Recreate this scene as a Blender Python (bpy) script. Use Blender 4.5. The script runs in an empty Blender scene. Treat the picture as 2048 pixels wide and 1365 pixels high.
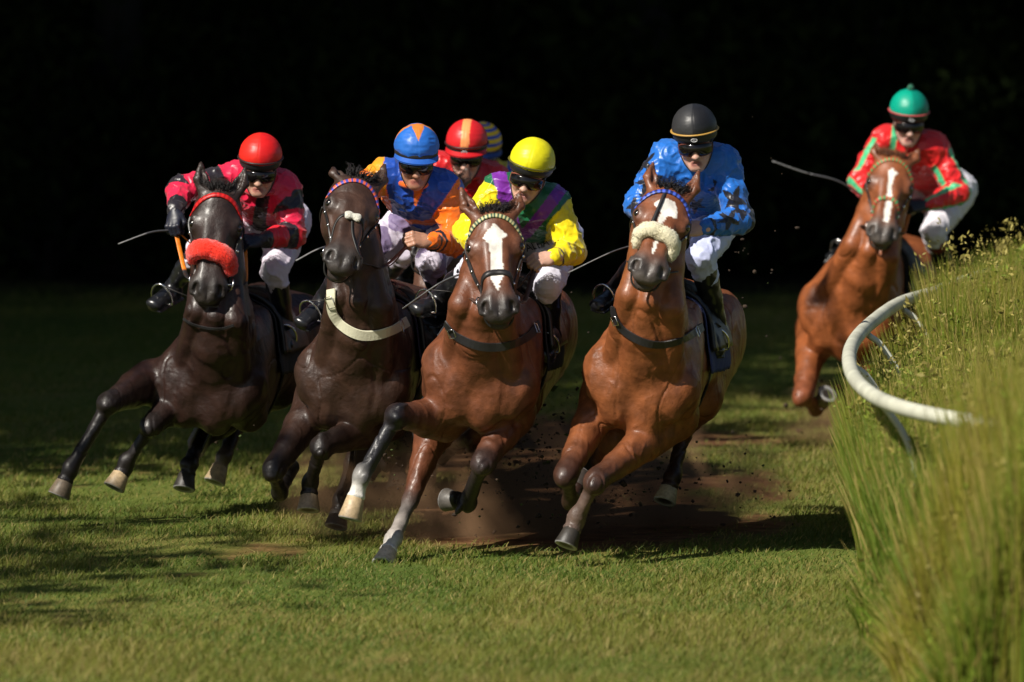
import bpy, math, random, numpy as np, openvdb
from mathutils import Vector, Matrix
from mathutils.bvhtree import BVHTree
random.seed(7); RNG = np.random.default_rng(7)
SC = bpy.context.scene
COL = SC.collection

# ------------------------------------------------------------------ camera, sky, sun, exposure
CAM_Z, FPX, CX, CY = 3.8, 16000.0, 1024.0, 682.5
PITCH = math.atan((CY + 400.0) / FPX)
cam_d = bpy.data.cameras.new("camera"); cam = bpy.data.objects.new("camera", cam_d); COL.objects.link(cam)
cam.location = (0, 0, CAM_Z); cam.rotation_euler = (math.pi/2 - PITCH, 0, 0)
cam_d.sensor_width = 36.0; cam_d.lens = 36.0 * FPX / 2048.0
cam_d.clip_start = 0.5; cam_d.clip_end = 2000
cam_d.dof.use_dof = True; cam_d.dof.focus_distance = 40.8; cam_d.dof.aperture_fstop = 2.2
SC.camera = cam
SUN_EL, SUN_AZ = math.radians(44), math.radians(46)       # azimuth: from towards-the-camera round to the left
SDIR = np.array([-math.cos(SUN_EL)*math.sin(SUN_AZ), -math.cos(SUN_EL)*math.cos(SUN_AZ), math.sin(SUN_EL)])
w = bpy.data.worlds.new("World"); SC.world = w; w.use_nodes = True
nt = w.node_tree; sky = nt.nodes.new("ShaderNodeTexSky"); sky.sky_type = 'NISHITA'; sky.sun_disc = False
sky.sun_elevation = SUN_EL; sky.sun_rotation = math.atan2(SDIR[0], SDIR[1])
nt.nodes["Background"].inputs[1].default_value = 0.05
nt.links.new(sky.outputs[0], nt.nodes["Background"].inputs[0])
sun_d = bpy.data.lights.new("sun", 'SUN'); sun_d.energy = 5.0; sun_d.angle = math.radians(0.5); sun_d.color = (1.0, 0.94, 0.84)
sun = bpy.data.objects.new("sun", sun_d); COL.objects.link(sun)
sun.rotation_euler = Vector(SDIR).to_track_quat('Z', 'Y').to_euler()
vs = SC.view_settings; vs.view_transform = 'Standard'; vs.look = 'None'; vs.gamma = 1.0; vs.exposure = 0.4; vs.use_curve_mapping = False

# ------------------------------------------------------------------ helpers
A = lambda *v: np.array(v, dtype=np.float64)
def nz(v): v = np.asarray(v, float); return v / max(1e-9, np.linalg.norm(v))
def W(px, py, Y):
    """the place, Y metres out, that the photograph shows at px, py"""
    c, s = math.cos(PITCH), math.sin(PITCH)
    x = (px - CX)/FPX; u = -(py - CY)/FPX
    return A(x, c + u*s, u*c - s) * (Y/(c + u*s)) + A(0, 0, CAM_Z)
def tag(o, label=None, cat=None, group=None, kind=None):
    if label: o["label"] = label
    if cat: o["category"] = cat
    if group: o["group"] = group
    if kind: o["kind"] = kind
    return o
def empty(name, loc, *t, **k):
    o = bpy.data.objects.new(name, None); COL.objects.link(o); o.location = loc; o.empty_display_size = 0.2
    return tag(o, *t, **k)
def mesh(name, V, F, mat, parent=None, col=None, smooth=True, mats=None, midx=None):
    """one mesh object from world-space points; parts keep their place under their thing"""
    V = np.asarray(V, float)
    off = np.zeros(3)
    if parent is not None:
        p = parent
        while p is not None: off += np.array(p.location); p = p.parent
    elif len(V): off = A((V[:,0].min()+V[:,0].max())/2, (V[:,1].min()+V[:,1].max())/2, V[:,2].min())
    me = bpy.data.meshes.new(name)
    if isinstance(F, np.ndarray):
        n, k = F.shape
        me.vertices.add(len(V)); me.vertices.foreach_set("co", (V-off).astype(np.float32).ravel())
        me.loops.add(n*k); me.loops.foreach_set("vertex_index", F.astype(np.int32).ravel())
        me.polygons.add(n); me.polygons.foreach_set("loop_start", (np.arange(n)*k).astype(np.int32))
        me.polygons.foreach_set("loop_total", np.full(n, k, np.int32))
        me.update(calc_edges=True)
    else:
        me.from_pydata([tuple(x) for x in (V-off)], [], [tuple(f) for f in F]); me.update()
    if smooth: me.polygons.foreach_set("use_smooth", [True]*len(me.polygons))
    if col is not None:
        ca = me.color_attributes.new("col", 'FLOAT_COLOR', 'POINT')
        c4 = np.ones((len(V), 4), np.float32); c4[:, :np.asarray(col).shape[1]] = col
        ca.data.foreach_set("color", c4.ravel())
    for m in (mats or [mat]):
        me.materials.append(m)
    if midx is not None: me.polygons.foreach_set("material_index", np.asarray(midx, np.int32))
    o = bpy.data.objects.new(name, me); COL.objects.link(o)
    if parent is not None: o.parent = parent
    else: o.location = off
    return o

class MB:
    """collects plain shapes for ONE mesh"""
    def __init__(s): s.V = []; s.F = []; s.C = []; s.n = 0
    def add(s, V, F, c=None):
        V = np.asarray(V, float); s.V.append(V); s.F += [tuple(i + s.n for i in f) for f in F]
        s.C.append(np.tile(np.asarray(c if c is not None else (1, 1, 1), float), (len(V), 1)) if np.ndim(c) < 2 else np.asarray(c, float)); s.n += len(V)
    def tube(s, pts, r, n=8, c=None, flat=None, ax=None, caps=True):
        pts = [np.asarray(p, float) for p in pts]; m = len(pts)
        r = np.broadcast_to(np.asarray(r, float), (m,)) if np.ndim(r) < 1 or len(np.atleast_1d(r)) == m else r
        flat = 1.0 if flat is None else flat
        V = []; u = None
        for i, p in enumerate(pts):
            t = nz(pts[min(i+1, m-1)] - pts[max(i-1, 0)])
            if ax is not None: u = nz(np.cross(np.asarray(ax if np.ndim(ax) == 1 else ax[i], float), t)); v0 = np.cross(t, u)
            else:
                if u is None: u = nz(np.cross(t, A(0, 0, 1) if abs(t[2]) < .9 else A(1, 0, 0)))
                u = nz(u - t*np.dot(u, t)); v0 = np.cross(t, u)
            for k in range(n):
                a = 2*math.pi*k/n
                V.append(p + r[i]*(u*math.cos(a) + v0*math.sin(a)*flat))
        F = [(i*n+k, i*n+(k+1) % n, (i+1)*n+(k+1) % n, (i+1)*n+k) for i in range(m-1) for k in range(n)]
        if caps: F += [tuple(reversed(range(n))), tuple(range((m-1)*n, m*n))]
        s.add(V, F, c if c is None or np.ndim(c) < 2 else np.repeat(np.asarray(c, float), n, 0))
        return s
    def lathe(s, o, axis, u, prof, n=24, c=None, sq=1.0):
        axis = nz(axis); u = nz(np.asarray(u) - axis*np.dot(u, axis)); v = np.cross(axis, u)
        V = []; cs = []
        for i, (h, r) in enumerate(prof):
            for k in range(n):
                a = 2*math.pi*k/n
                V.append(np.asarray(o) + axis*h + r*(u*math.cos(a) + v*math.sin(a)*sq)); cs.append(c[i] if c is not None and np.ndim(c) > 1 else (c if c is not None else (1, 1, 1)))
        m = len(prof)
        F = [(i*n+k, i*n+(k+1) % n, (i+1)*n+(k+1) % n, (i+1)*n+k) for i in range(m-1) for k in range(n)]
        F += [tuple(reversed(range(n))), tuple(range((m-1)*n, m*n))]
        s.add(V, F, np.array(cs)); return s
    def build(s, name, mat, parent=None, smooth=True, col=True):
        if not s.V: return None
        return mesh(name, np.vstack(s.V), s.F, mat, parent, np.vstack(s.C) if col else None, smooth)

def spline(pts, n=8):
    """Catmull-Rom through the points"""
    P = [np.asarray(p, float) for p in pts]; P = [2*P[0]-P[1]] + P + [2*P[-1]-P[-2]]; out = []
    for i in range(1, len(P)-2):
        for k in range(n):
            t = k/n; a, b, c, d = P[i-1:i+3]
            out.append(.5*((2*b)+(-a+c)*t+(2*a-5*b+4*c-d)*t*t+(-a+3*b-3*c+d)*t**3))
    out.append(P[-2]); return out

_lat = RNG.random((32, 32, 32)).astype(np.float32)
def vnoise(P, s):
    q = np.asarray(P)/s; i = np.floor(q).astype(int); f = q-i; f = f*f*(3-2*f); r = 0
    for dx in (0, 1):
        for dy in (0, 1):
            for dz in (0, 1):
                wgt = (f[:, 0] if dx else 1-f[:, 0])*(f[:, 1] if dy else 1-f[:, 1])*(f[:, 2] if dz else 1-f[:, 2])
                r = r + wgt*_lat[(i[:, 0]+dx) % 32, (i[:, 1]+dy) % 32, (i[:, 2]+dz) % 32]
    return r*2-1

class Flesh:
    """soft union of ellipsoids and tapered limbs, skinned as one continuous surface"""
    def __init__(s): s.p = []
    def seg(s, a, b, ra, rb, k=.03, c=None, u=(1, 0, 0), sub=False):
        a = np.asarray(a, float); b = np.asarray(b, float)
        ra = (ra, ra) if np.ndim(ra) == 0 else ra; rb = (rb, rb) if np.ndim(rb) == 0 else rb
        L = np.linalg.norm(b-a); wv = (b-a)/max(L, 1e-6); uv = np.asarray(u, float); uv = uv - wv*np.dot(uv, wv)
        if np.linalg.norm(uv) < 1e-3: uv = np.cross(wv, A(0, 0, 1) if abs(wv[2]) < .9 else A(0, 1, 0))
        uv = nz(uv); vv = np.cross(wv, uv); m = max(ra+rb)
        s.p.append(dict(t=0, a=a, L=L, w=wv, u=uv, v=vv, ra=ra, rb=rb, k=k, c=c, sub=sub, lo=np.minimum(a, b)-m, hi=np.maximum(a, b)+m)); return s
    def chain(s, pts, rs, k=.02, c=None, u=(1, 0, 0)):
        for i in range(len(pts)-1):
            s.seg(pts[i], pts[i+1], rs[i], rs[i+1], k if i == 0 else min(k, .012), c[i] if isinstance(c, list) else c, u)
        return s
    def ell(s, o, ax, r, k=.03, c=None, sub=False):
        ax = np.array([nz(x) for x in ax]); o = np.asarray(o, float); r = np.asarray(r, float)
        e = np.sqrt(((ax*r[:, None])**2).sum(0))
        s.p.append(dict(t=1, o=o, ax=ax, r=r, k=k, c=c, sub=sub, lo=o-e, hi=o+e)); return s
    @staticmethod
    def dist(p, X, Y, Z):
        if p['t'] == 0:
            x, y, z = X-p['a'][0], Y-p['a'][1], Z-p['a'][2]
            tw = x*p['w'][0]+y*p['w'][1]+z*p['w'][2]; L = max(p['L'], 1e-6)
            t = np.clip(tw/L, 0, 1); q = tw-t*L
            a = x*p['u'][0]+y*p['u'][1]+z*p['u'][2]; b = x*p['v'][0]+y*p['v'][1]+z*p['v'][2]
            ru = p['ra'][0]+(p['rb'][0]-p['ra'][0])*t; rv = p['ra'][1]+(p['rb'][1]-p['ra'][1])*t; m = np.minimum(ru, rv)
            return (np.sqrt((a/ru)**2+(b/rv)**2+(q/m)**2)-1)*m
        x, y, z = X-p['o'][0], Y-p['o'][1], Z-p['o'][2]; ax = p['ax']; r = p['r']
        a = (x*ax[0, 0]+y*ax[0, 1]+z*ax[0, 2]); b = (x*ax[1, 0]+y*ax[1, 1]+z*ax[1, 2]); c = (x*ax[2, 0]+y*ax[2, 1]+z*ax[2, 2])
        k0 = np.sqrt((a/r[0])**2+(b/r[1])**2+(c/r[2])**2); k1 = np.sqrt((a/r[0]**2)**2+(b/r[1]**2)**2+(c/r[2]**2)**2)
        return k0*(k0-1)/np.maximum(k1, 1e-6)
    def skin(s, vox=.008):
        lo = np.min([p['lo'] for p in s.p], 0)-3*vox; hi = np.max([p['hi'] for p in s.p], 0)+3*vox
        n = np.ceil((hi-lo)/vox).astype(int)+1
        D = np.full(n, .5, np.float32); ax = [(lo[i]+np.arange(n[i])*vox).astype(np.float32) for i in range(3)]
        for p in s.p:
            m = p['k']+3*vox
            i0 = np.maximum(0, ((p['lo']-m-lo)/vox).astype(int)); i1 = np.minimum(n, ((p['hi']+m-lo)/vox).astype(int)+2)
            sl = tuple(slice(i0[i], i1[i]) for i in range(3))
            d = s.dist(p, ax[0][sl[0]][:, None, None], ax[1][sl[1]][None, :, None], ax[2][sl[2]][None, None, :]).astype(np.float32)
            o = D[sl]; k = max(p['k'], 1e-4)
            if p['sub']:
                h = np.clip(.5-.5*(o+d)/k, 0, 1); D[sl] = o+(-d-o)*h+k*h*(1-h)
            else:
                h = np.clip(.5+.5*(o-d)/k, 0, 1); D[sl] = o+(d-o)*h-k*h*(1-h)
        g = openvdb.FloatGrid(.5); g.copyFromArray(D/vox*1.0)
        V, Q = g.convertToQuads(0.0)
        V = lo+V*vox; Q = np.asarray(Q, np.int64)
        c = V.mean(0); a, b, d = V[Q[:, 0]], V[Q[:, 1]], V[Q[:, 2]]
        if (np.cross(b-a, d-a)*(a-c)).sum() < 0: Q = Q[:, ::-1]
        return V, Q
    def paint(s, V, base, soft=.008):
        X, Y, Z = V[:, 0], V[:, 1], V[:, 2]; ws = np.zeros(len(V)); cs = np.zeros((len(V), 3))
        for p in s.p:
            m = .06; sel = np.where(((V > p['lo']-m) & (V < p['hi']+m)).all(1))[0]
            if not len(sel): continue
            d = s.dist(p, X[sel], Y[sel], Z[sel])
            if p['sub']:
                if p['c'] is None: continue
                wt = np.exp(-np.maximum(np.abs(d)-.002, 0)/soft*1.5)*2.5
            else: wt = np.exp(-np.clip(d, -.03, 1)/soft)
            ws[sel] += wt; cs[sel] += wt[:, None]*np.asarray(p['c'] if p['c'] is not None else base)
        return cs/np.maximum(ws, 1e-9)[:, None]

def normals(V, Q):
    n = np.zeros_like(V); fn = np.cross(V[Q[:, 2]]-V[Q[:, 0]], V[Q[:, 3]]-V[Q[:, 1]])
    for k in range(4): np.add.at(n, Q[:, k], fn)
    return n/np.maximum(np.linalg.norm(n, axis=1), 1e-12)[:, None]

# ------------------------------------------------------------------ materials
def mat(name, color=(.5, .5, .5), rough=.5, vcol=False, coat=0., metal=0., spec=.5, noise=None, bump=None, sheen=0., aniso=0., sss=0., coat_rough=.2, trans=0.):
    m = bpy.data.materials.new(name); m.use_nodes = True; n = m.node_tree.nodes; l = m.node_tree.links; b = n["Principled BSDF"]
    b.inputs["Roughness"].default_value = rough; b.inputs["Metallic"].default_value = metal
    b.inputs["Specular IOR Level"].default_value = spec; b.inputs["Coat Weight"].default_value = coat; b.inputs["Coat Roughness"].default_value = coat_rough
    b.inputs["Sheen Weight"].default_value = sheen; b.inputs["Base Color"].default_value = (*color, 1); b.inputs["Anisotropic"].default_value = aniso
    if sss: b.inputs["Subsurface Weight"].default_value = sss; b.inputs["Subsurface Scale"].default_value = .01; b.inputs["Subsurface Radius"].default_value = (1, .35, .2)
    if trans: b.inputs["Transmission Weight"].default_value = trans
    src = None
    if vcol:
        a = n.new("ShaderNodeVertexColor"); a.layer_name = "col"; src = a.outputs[0]
    tc = n.new("ShaderNodeTexCoord")
    if noise:
        sc, amt = noise[0], noise[1]
        t = n.new("ShaderNodeTexNoise"); t.inputs["Scale"].default_value = sc; t.inputs["Detail"].default_value = 5; l.new(tc.outputs["Object"], t.inputs["Vector"])
        r = n.new("ShaderNodeMapRange"); r.inputs[1].default_value = .3; r.inputs[2].default_value = .7; r.inputs[3].default_value = 1-amt; r.inputs[4].default_value = 1+amt; l.new(t.outputs[0], r.inputs[0])
        mx = n.new("ShaderNodeMix"); mx.data_type = 'RGBA'; mx.blend_type = 'MULTIPLY'; mx.inputs[0].default_value = 1
        if src is not None: l.new(src, mx.inputs[6])
        else: mx.inputs[6].default_value = (*color, 1)
        l.new(r.outputs[0], mx.inputs[7]); src = mx.outputs[2]
    if src is not None: l.new(src, b.inputs["Base Color"])
    if bump:
        prev = None
        for (sc, st, dist) in bump:
            t = n.new("ShaderNodeTexNoise"); t.inputs["Scale"].default_value = sc; t.inputs["Detail"].default_value = 3
            mp = n.new("ShaderNodeMapping"); l.new(tc.outputs["Object"], mp.inputs[0]); l.new(mp.outputs[0], t.inputs["Vector"])
            bp = n.new("ShaderNodeBump"); bp.inputs["Strength"].default_value = st; bp.inputs["Distance"].default_value = dist; l.new(t.outputs[0], bp.inputs["Height"])
            if prev: l.new(prev.outputs[0], bp.inputs["Normal"])
            prev = bp
        l.new(prev.outputs[0], b.inputs["Normal"])
    return m
M = dict(
    coat=mat("horse_coat", rough=.44, vcol=True, coat=.15, coat_rough=.26, spec=.32, noise=(14, .34), bump=[(24, .45, .010), (60, .35, .004), (220, .5, .003)]),
    hoof=mat("hoof_horn", rough=.5, vcol=True, noise=(60, .25), bump=[(120, .3, .002)]),
    eye=mat("dark_eye", (.006, .004, .003), .06, coat=1.),
    hair=mat("horse_hair", vcol=True, rough=.5, spec=.3),
    leather=mat("black_leather", (.012, .011, .011), .42, coat=.08, noise=(60, .3), bump=[(200, .3, .001)]),
    brown_leather=mat("brown_leather", (.10, .03, .015), .4, noise=(60, .3)),
    rubber=mat("rubber_grip", vcol=True, rough=.45, noise=(60, .2)),
    metal=mat("steel", (.75, .73, .7), .18, metal=1.),
    fleece=mat("sheepskin", vcol=True, rough=.95, sheen=.5, spec=.1, noise=(90, .12), bump=[(220, .9, .006), (70, .6, .008)]),
    silk=mat("racing_silk", vcol=True, rough=.38, coat=.06, coat_rough=.3, spec=.45, sheen=.15, noise=(40, .10), bump=[(20, .45, .010), (60, .3, .004)]),
    breeches=mat("white_breeches", vcol=True, rough=.6, bump=[(30, .4, .008)]),
    boot=mat("black_boot", vcol=True, rough=.30, coat=.18, coat_rough=.15, bump=[(35, .4, .005)]),
    skin=mat("skin", vcol=True, rough=.45, sss=.12, noise=(70, .06), bump=[(180, .15, .0008)]),
    cap=mat("cap_silk", vcol=True, rough=.42, spec=.4, noise=(60, .05), bump=[(45, .25, .003)]),
    blackcap=mat("black_padding", (.012, .012, .013), .5, bump=[(90, .3, .002)]),
    lens=mat("goggle_lens", (.006, .005, .005), .07, coat=.15, spec=.45),
    cloth=mat("saddle_cloth", vcol=True, rough=.8, bump=[(60, .4, .004)]),
    plain=mat("plain_painted", vcol=True, rough=.45),
)
# ------------------------------------------------------------------ the racehorse
BLK = (.012, .009, .008); MUZ = (.035, .028, .025); WHT = (.72, .68, .62)
def surf(bvh, frm, to, off=0.):
    d = nz(np.asarray(to)-np.asarray(frm)); hit = bvh.ray_cast(Vector(frm), Vector(d))
    if hit[0] is None: return None, None
    return np.array(hit[0])+np.array(hit[1])*off, np.array(hit[1])
def ribbon(mb, P, N, width, thick, c=None, prof=None):
    """a strap that lies on a surface: points P with surface normals N"""
    m = len(P); V = []
    for i in range(m):
        t = nz(P[min(i+1, m-1)]-P[max(i-1, 0)]); b = nz(np.cross(t, N[i])); n = np.cross(b, t); w = width/2*(prof[i] if prof is not None else 1)
        for (x, y) in ((-1, 0), (-.92, 1), (.92, 1), (1, 0)): V.append(P[i]+b*x*w+n*y*thick)
    F = [(i*4+k, i*4+(k+1) % 4, (i+1)*4+(k+1) % 4, (i+1)*4+k) for i in range(m-1) for k in range(4)] + [(3, 2, 1, 0), tuple(range((m-1)*4, m*4))]
    mb.add(V, F, c if c is None or np.ndim(c) < 2 else np.repeat(np.asarray(c, float), 4, 0))
def smooth_pts(P, it=2):
    P = np.array(P)
    for _ in range(it): P[1:-1] = .25*P[:-2]+.5*P[1:-1]+.25*P[2:]
    return P

def horse(S):
    D = S['D']; w = lambda t: W(t[0], t[1], D+(t[2] if len(t) > 2 else 0))
    base = A(*S['coat']); dark = A(*S.get('points', BLK)); mid = base*.55+dark*.45
    yaw, roll, pit = [math.radians(S.get(k, 0)) for k in ('yaw', 'roll', 'pitch')]
    f = nz(A(-math.sin(yaw)*math.cos(pit), -math.cos(yaw)*math.cos(pit), math.sin(pit)))
    u = A(math.sin(roll), 0, math.cos(roll)); u = nz(u-f*np.dot(u, f)); s = nz(np.cross(u, f)); s = s if s[0] > 0 else -s
    k = S.get('size', 1.0); bw = S.get('bulk', 1.0)
    chest = w(S['chest']); O = chest-k*(f*.50+u*-.08)
    L = lambda a, b, c: O+k*(s*a*bw+f*b+u*c)
    ax = (s, f, u); B = Flesh(); R = lambda *r: A(r[0]*bw, r[1], r[2])*k
    E = lambda c, r, kk=.06, cc=None, sub=False: B.ell(L(*c), ax, R(*r), kk, cc, sub)
    # trunk
    E((0, -.40, .04), (.28, .60, .285)); E((0, .10, .03), (.23, .34, .29), .08); B.seg(L(0, .08, .27), L(0, -.4, .27), .08*k, .08*k, .08, None, s)
    E((0, -.95, .12), (.25, .42, .24), .08); E((0, .30, .06), (.18, .20, .24), .08)
    for q in (-1, 1):
        E((q*.14, -1.02, .09), (.155, .32, .26), .08); E((q*.13, -1.26, .03), (.115, .15, .20), .06)
        B.seg(L(q*.10, .02, .25), L(q*.195, .32, -.04), (.08*k, .13*k), (.10*k, .14*k), .07, None, s)     # shoulder blade
        B.seg(L(q*.19, .35, -.07), L(q*.19, .12, -.20), .10*k, .10*k, .06, None, s)                         # upper arm
        E((q*.19, -.02, -.08), (.08, .17, .19), .06)
        E((q*.10, .405, -.13), (.10, .09, .14), .04); E((q*.075, .36, -.25), (.08, .10, .08), .05)
        E((q*.195, .405, -.12), (.06, .055, .10), .045)
        B.seg(L(q*.150, .50, -.06), L(q*.165, .485, -.24), .004*k, .008*k, .03, None, s, True)               # crease between breast and arm
    B.seg(L(0, .53, -.06), L(0, .51, -.30), .004*k, .014*k, .04, None, s, True)
    E((0, .22, -.20), (.14, .24, .11), .06)
    # head frame
    P0, P1 = w(S['poll']), w(S['muzzle']); hs = np.linalg.norm(P1-P0)/.60; hw = S.get('headw', 1.0)
    l = nz(P1-P0); sv = nz(A(1, S.get('hyaw', 0), S.get('htilt', 0))); sv = nz(sv-l*np.dot(sv, l)); n = np.cross(sv, l)
    if n[1] > 0: n = -n
    H = lambda a, b, c: P0+hs*(sv*a*hw+l*b+n*c)
    hx = (sv, l, n)
    # neck
    throat = H(0, .10, -.16); nb = L(0, .26, .06); nm = w(S['neckmid']) if 'neckmid' in S else (throat+nb)/2+f*.03
    nk = S.get('neckw', 1.0); nt_ = [nb, nm, throat, H(0, .04, -.10)]; cr = spline(nt_, 3)
    rad = [(.20, .27), (.185, .25), (.168, .225), (.150, .20), (.135, .18), (.122, .165), (.11, .15), (.10, .13), (.09, .11), (.085, .10)]
    B.chain(cr, [(a*k*nk, b*k) for a, b in rad], .07, None, s)
    for q in (-1, 1):                                                                                       # the long neck muscles, windpipe, jugular grooves
        B.chain([H(q*.050, .12, -.14), (throat+nm)/2+s*q*.08*k*nk+f*.085*k, nm+s*q*.105*k*nk+f*.135*k, L(q*.14, .40, .0)], [.035*k, .055*k, .068*k, .07*k], .07, None, s)
    B.chain([H(0, .20, -.20), (throat+nm)/2+f*.125*k, nm+f*.165*k, L(0, .44, .02)], [.035*k, .045*k, .055*k, .07*k], .05, None, s)
    B.chain([H(0, -.01, -.10), nm*.5+throat*.5-f*.14*k, nm-f*.2*k, L(0, .05, .30)], [.05*k, .06*k, .07*k, .08*k], .06, None, s)   # crest
    # head
    hc = A(*S.get('headcol', tuple(base))); mz = A(*S.get('muzcol', MUZ)); hm = hc*.5+mz*.5
    HE = lambda c, r, kk=.03, cc=None, sub=False, a=hx: B.ell(H(*c), a, A(r[0]*hw, r[1], r[2])*hs, kk, hc if cc is None else cc, sub)
    HS = lambda a, b, ra, rb, kk=.03, cc=None, sub=False: B.seg(H(*a), H(*b), (A(*ra)*hs if np.ndim(ra) else ra*hs), (A(*rb)*hs if np.ndim(rb) else rb*hs), kk, hc if cc is None else cc, sv, sub)
    HE((0, .065, -.07), (.088, .09, .085)); HE((0, .16, -.06), (.100, .15, .065), .04); HE((0, .09, -.09), (.10, .10, .07), .04)
    HS((0, .18, -.065), (0, .49, -.05), (.086, .062), (.066, .050), .04); HS((0, .22, -.15), (0, .54, -.10), (.062, .07), (.046, .036), .04)
    for q in (-1, 1):
        HE((q*.086, .195, -.060), (.036, .055, .045), .03); HE((q*.062, .17, -.17), (.048, .135, .11), .04)
        HS((q*.088, .235, -.085), (q*.060, .37, -.075), .017, .012, .02); HS((q*.036, .20, -.020), (q*.032, .48, -.022), .018, .018, .035)
        HS((q*.10, .175, -.025), (q*.112, .215, -.045), .010, .009, .012, hm)                                # upper lid
        HE((q*.112, .207, -.045), (.014, .024, .018), .012, BLK, True); HS((q*.098, .235, -.045), (q*.112, .195, -.06), .010, .010, .012, hm)
        HE((q*.046, .530, -.048), (.040, .062, .045), .03, mz)
        HE((q*.050, .560, -.020), (.020, .031, .036), .010, (.004, .003, .003), True); HE((q*.075, .575, -.045), (.012, .02, .02), .012, (.01, .008, .008), True)
        HS((q*.030, .51, -.006), (q*.031, .575, -.020), .012, .015, .012, mz); HS((q*.078, .52, -.038), (q*.074, .575, -.050), .010, .012, .016, mz)
    HE((0, .53, -.06), (.060, .07, .055), .03, mz); HE((0, .595, -.062), (.056, .034, .044), .022, mz*1.2); HE((0, .580, -.120), (.044, .048, .034), .012, mz*1.3)
    HE((0, .625, -.095), (.05, .018, .007), .008, (.02, .01, .01), True)
    HS((0, .55, -.002), (0, .62, -.030), .002, .005, .012, mz*.6, True); HE((0, .47, -.05), (.056, .05, .048), .03, hm)
    # ears
    for q, e in zip((-1, 1), S.get('ears', ((-.03, -.17, .03), (.03, -.17, .03)))):
        a = A(q*.066, .036, -.036); t = a+A(*e)*1.12; m_ = a*.55+t*.45+A(q*.012, 0, 0); vec = nz(t-a)
        B.chain([H(*a), H(*m_), H(*t)], [(.033*hs, .026*hs), (.038*hs, .024*hs), (.006*hs, .005*hs)], .016, hc, sv)
        fr = A(0, .0, 1); c0 = m_+fr*.022+A(q*-.004, 0, 0)
        B.seg(H(*(a*.72+t*.28+fr*.020)), H(*(a*.25+t*.75+fr*.010)), (.017*hs, .016*hs), (.010*hs, .008*hs), .008, hc*.35+A(.02, .015, .012), sv, True)
    # legs
    hoofs = []
    for q, lg in zip((-1, 1), S['fore']):
        kn, fe, ho = w(lg[0]), w(lg[1]), w(lg[2]); el = L(q*.185, .12, -.23) if len(lg) < 4 or lg[3] is None else w(lg[3])
        lc = lg[4] if len(lg) > 4 else {}
        c1 = A(*lc.get('up', tuple(base))); ck = A(*lc.get('knee', tuple(dark))); cc_ = A(*lc.get('can', tuple(dark))); cp = A(*lc.get('pas', tuple(dark)))
        d1 = nz(kn-el); back = nz(-f-d1*np.dot(-f, d1))
        B.chain([el, el*.62+kn*.38, el*.25+kn*.75, kn], [(.105*k, .12*k), (.088*k, .10*k), (.062*k, .066*k), (.050*k, .048*k)], .07, [c1, c1*.8+mid*.2, mid*.5+ck*.5], s)
        B.ell(el*.72+kn*.28+s*q*.03*k-back*.01, (d1, back, np.cross(d1, back)), A(.15, .055, .05)*k, .03, c1)
        B.ell(kn, (s, d1, np.cross(s, d1)), A(.047, .080, .046)*k, .045, ck); B.ell(kn-back*.018*k, (s, d1, back), A(.036, .05, .03)*k, .02, ck)
        d2 = nz(fe-kn); b2 = nz(np.cross(np.cross(d2, ho-fe), d2)) if np.linalg.norm(np.cross(d2, ho-fe)) > .01 else back
        b2 = -b2 if np.dot(b2, ho-fe) > 0 and np.dot(d1, d2) > .8 else b2
        B.chain([kn, kn*.6+fe*.4, fe], [(.038*k, .038*k), (.030*k, .031*k), (.033*k, .034*k)], .015, [ck*.5+cc_*.5, cc_], s)
        B.seg(kn*.8+fe*.2+b2*.022*k, kn*.15+fe*.85+b2*.022*k, .016*k, .018*k, .012, cc_, s)
        B.ell(fe, (s, d2, np.cross(s, d2)), A(.040, .055, .042)*k, .03, cc_); B.ell(fe+b2*.018*k, (s, d2, b2), A(.026, .030, .022)*k, .012, cc_)
        hd = nz(ho-fe); co = fe+(ho-fe)*.42 if np.linalg.norm(ho-fe) > .12 else fe+hd*.05
        B.chain([fe, co], [.034*k, .038*k], .012, cp, s); B.ell(co, (s, hd, np.cross(s, hd)), A(.044, .020, .044)*k, .008, cp)
        hoofs.append((co, hd, b2, max(.09*k, min(.12, np.linalg.norm(ho-co))), lc.get('hoof', (.03, .025, .02)), s))
    for q, lg in zip((-1, 1), S['hind']):
        st, hk, fe, ho = [w(x) for x in lg[:4]]; lc = lg[4] if len(lg) > 4 else {}
        c1 = A(*lc.get('up', tuple(base))); ck = A(*lc.get('knee', tuple(dark))); cc_ = A(*lc.get('can', tuple(dark))); cp = A(*lc.get('pas', tuple(dark)))
        hip = L(q*.15, -1.05, .04); B.seg(hip, st, (.14*k, .19*k), (.105*k, .13*k), .07, c1, s)
        B.chain([st, st*.5+hk*.5, hk], [(.095*k, .12*k), (.062*k, .08*k), (.038*k, .045*k)], .05, [c1, c1*.5+mid*.5], s)
        d1 = nz(hk-st); d2 = nz(fe-hk); bk = nz(d1-d2+1e-4*f)
        B.ell(hk, (s, d2, np.cross(s, d2)), A(.042, .062, .052)*k, .016, ck); B.ell(hk+bk*.035*k-d2*.03, (s, d2, bk), A(.022, .045, .024)*k, .014, ck)
        B.chain([hk, hk*.5+fe*.5, fe], [(.038*k, .04*k), (.032*k, .033*k), (.035*k, .035*k)], .015, [ck*.5+cc_*.5, cc_], s)
        B.ell(fe, (s, d2, np.cross(s, d2)), A(.040, .055, .042)*k, .03, cc_)
        hd = nz(ho-fe); co = fe+(ho-fe)*.42 if np.linalg.norm(ho-fe) > .12 else fe+hd*.05
        B.chain([fe, co], [.034*k, .038*k], .012, cp, s); B.ell(co, (s, hd, np.cross(s, hd)), A(.044, .020, .044)*k, .008, cp)
        hoofs.append((co, hd, nz(np.cross(s, hd)), max(.09*k, min(.12, np.linalg.norm(ho-co))), lc.get('hoof', (.03, .025, .02)), s))
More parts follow.
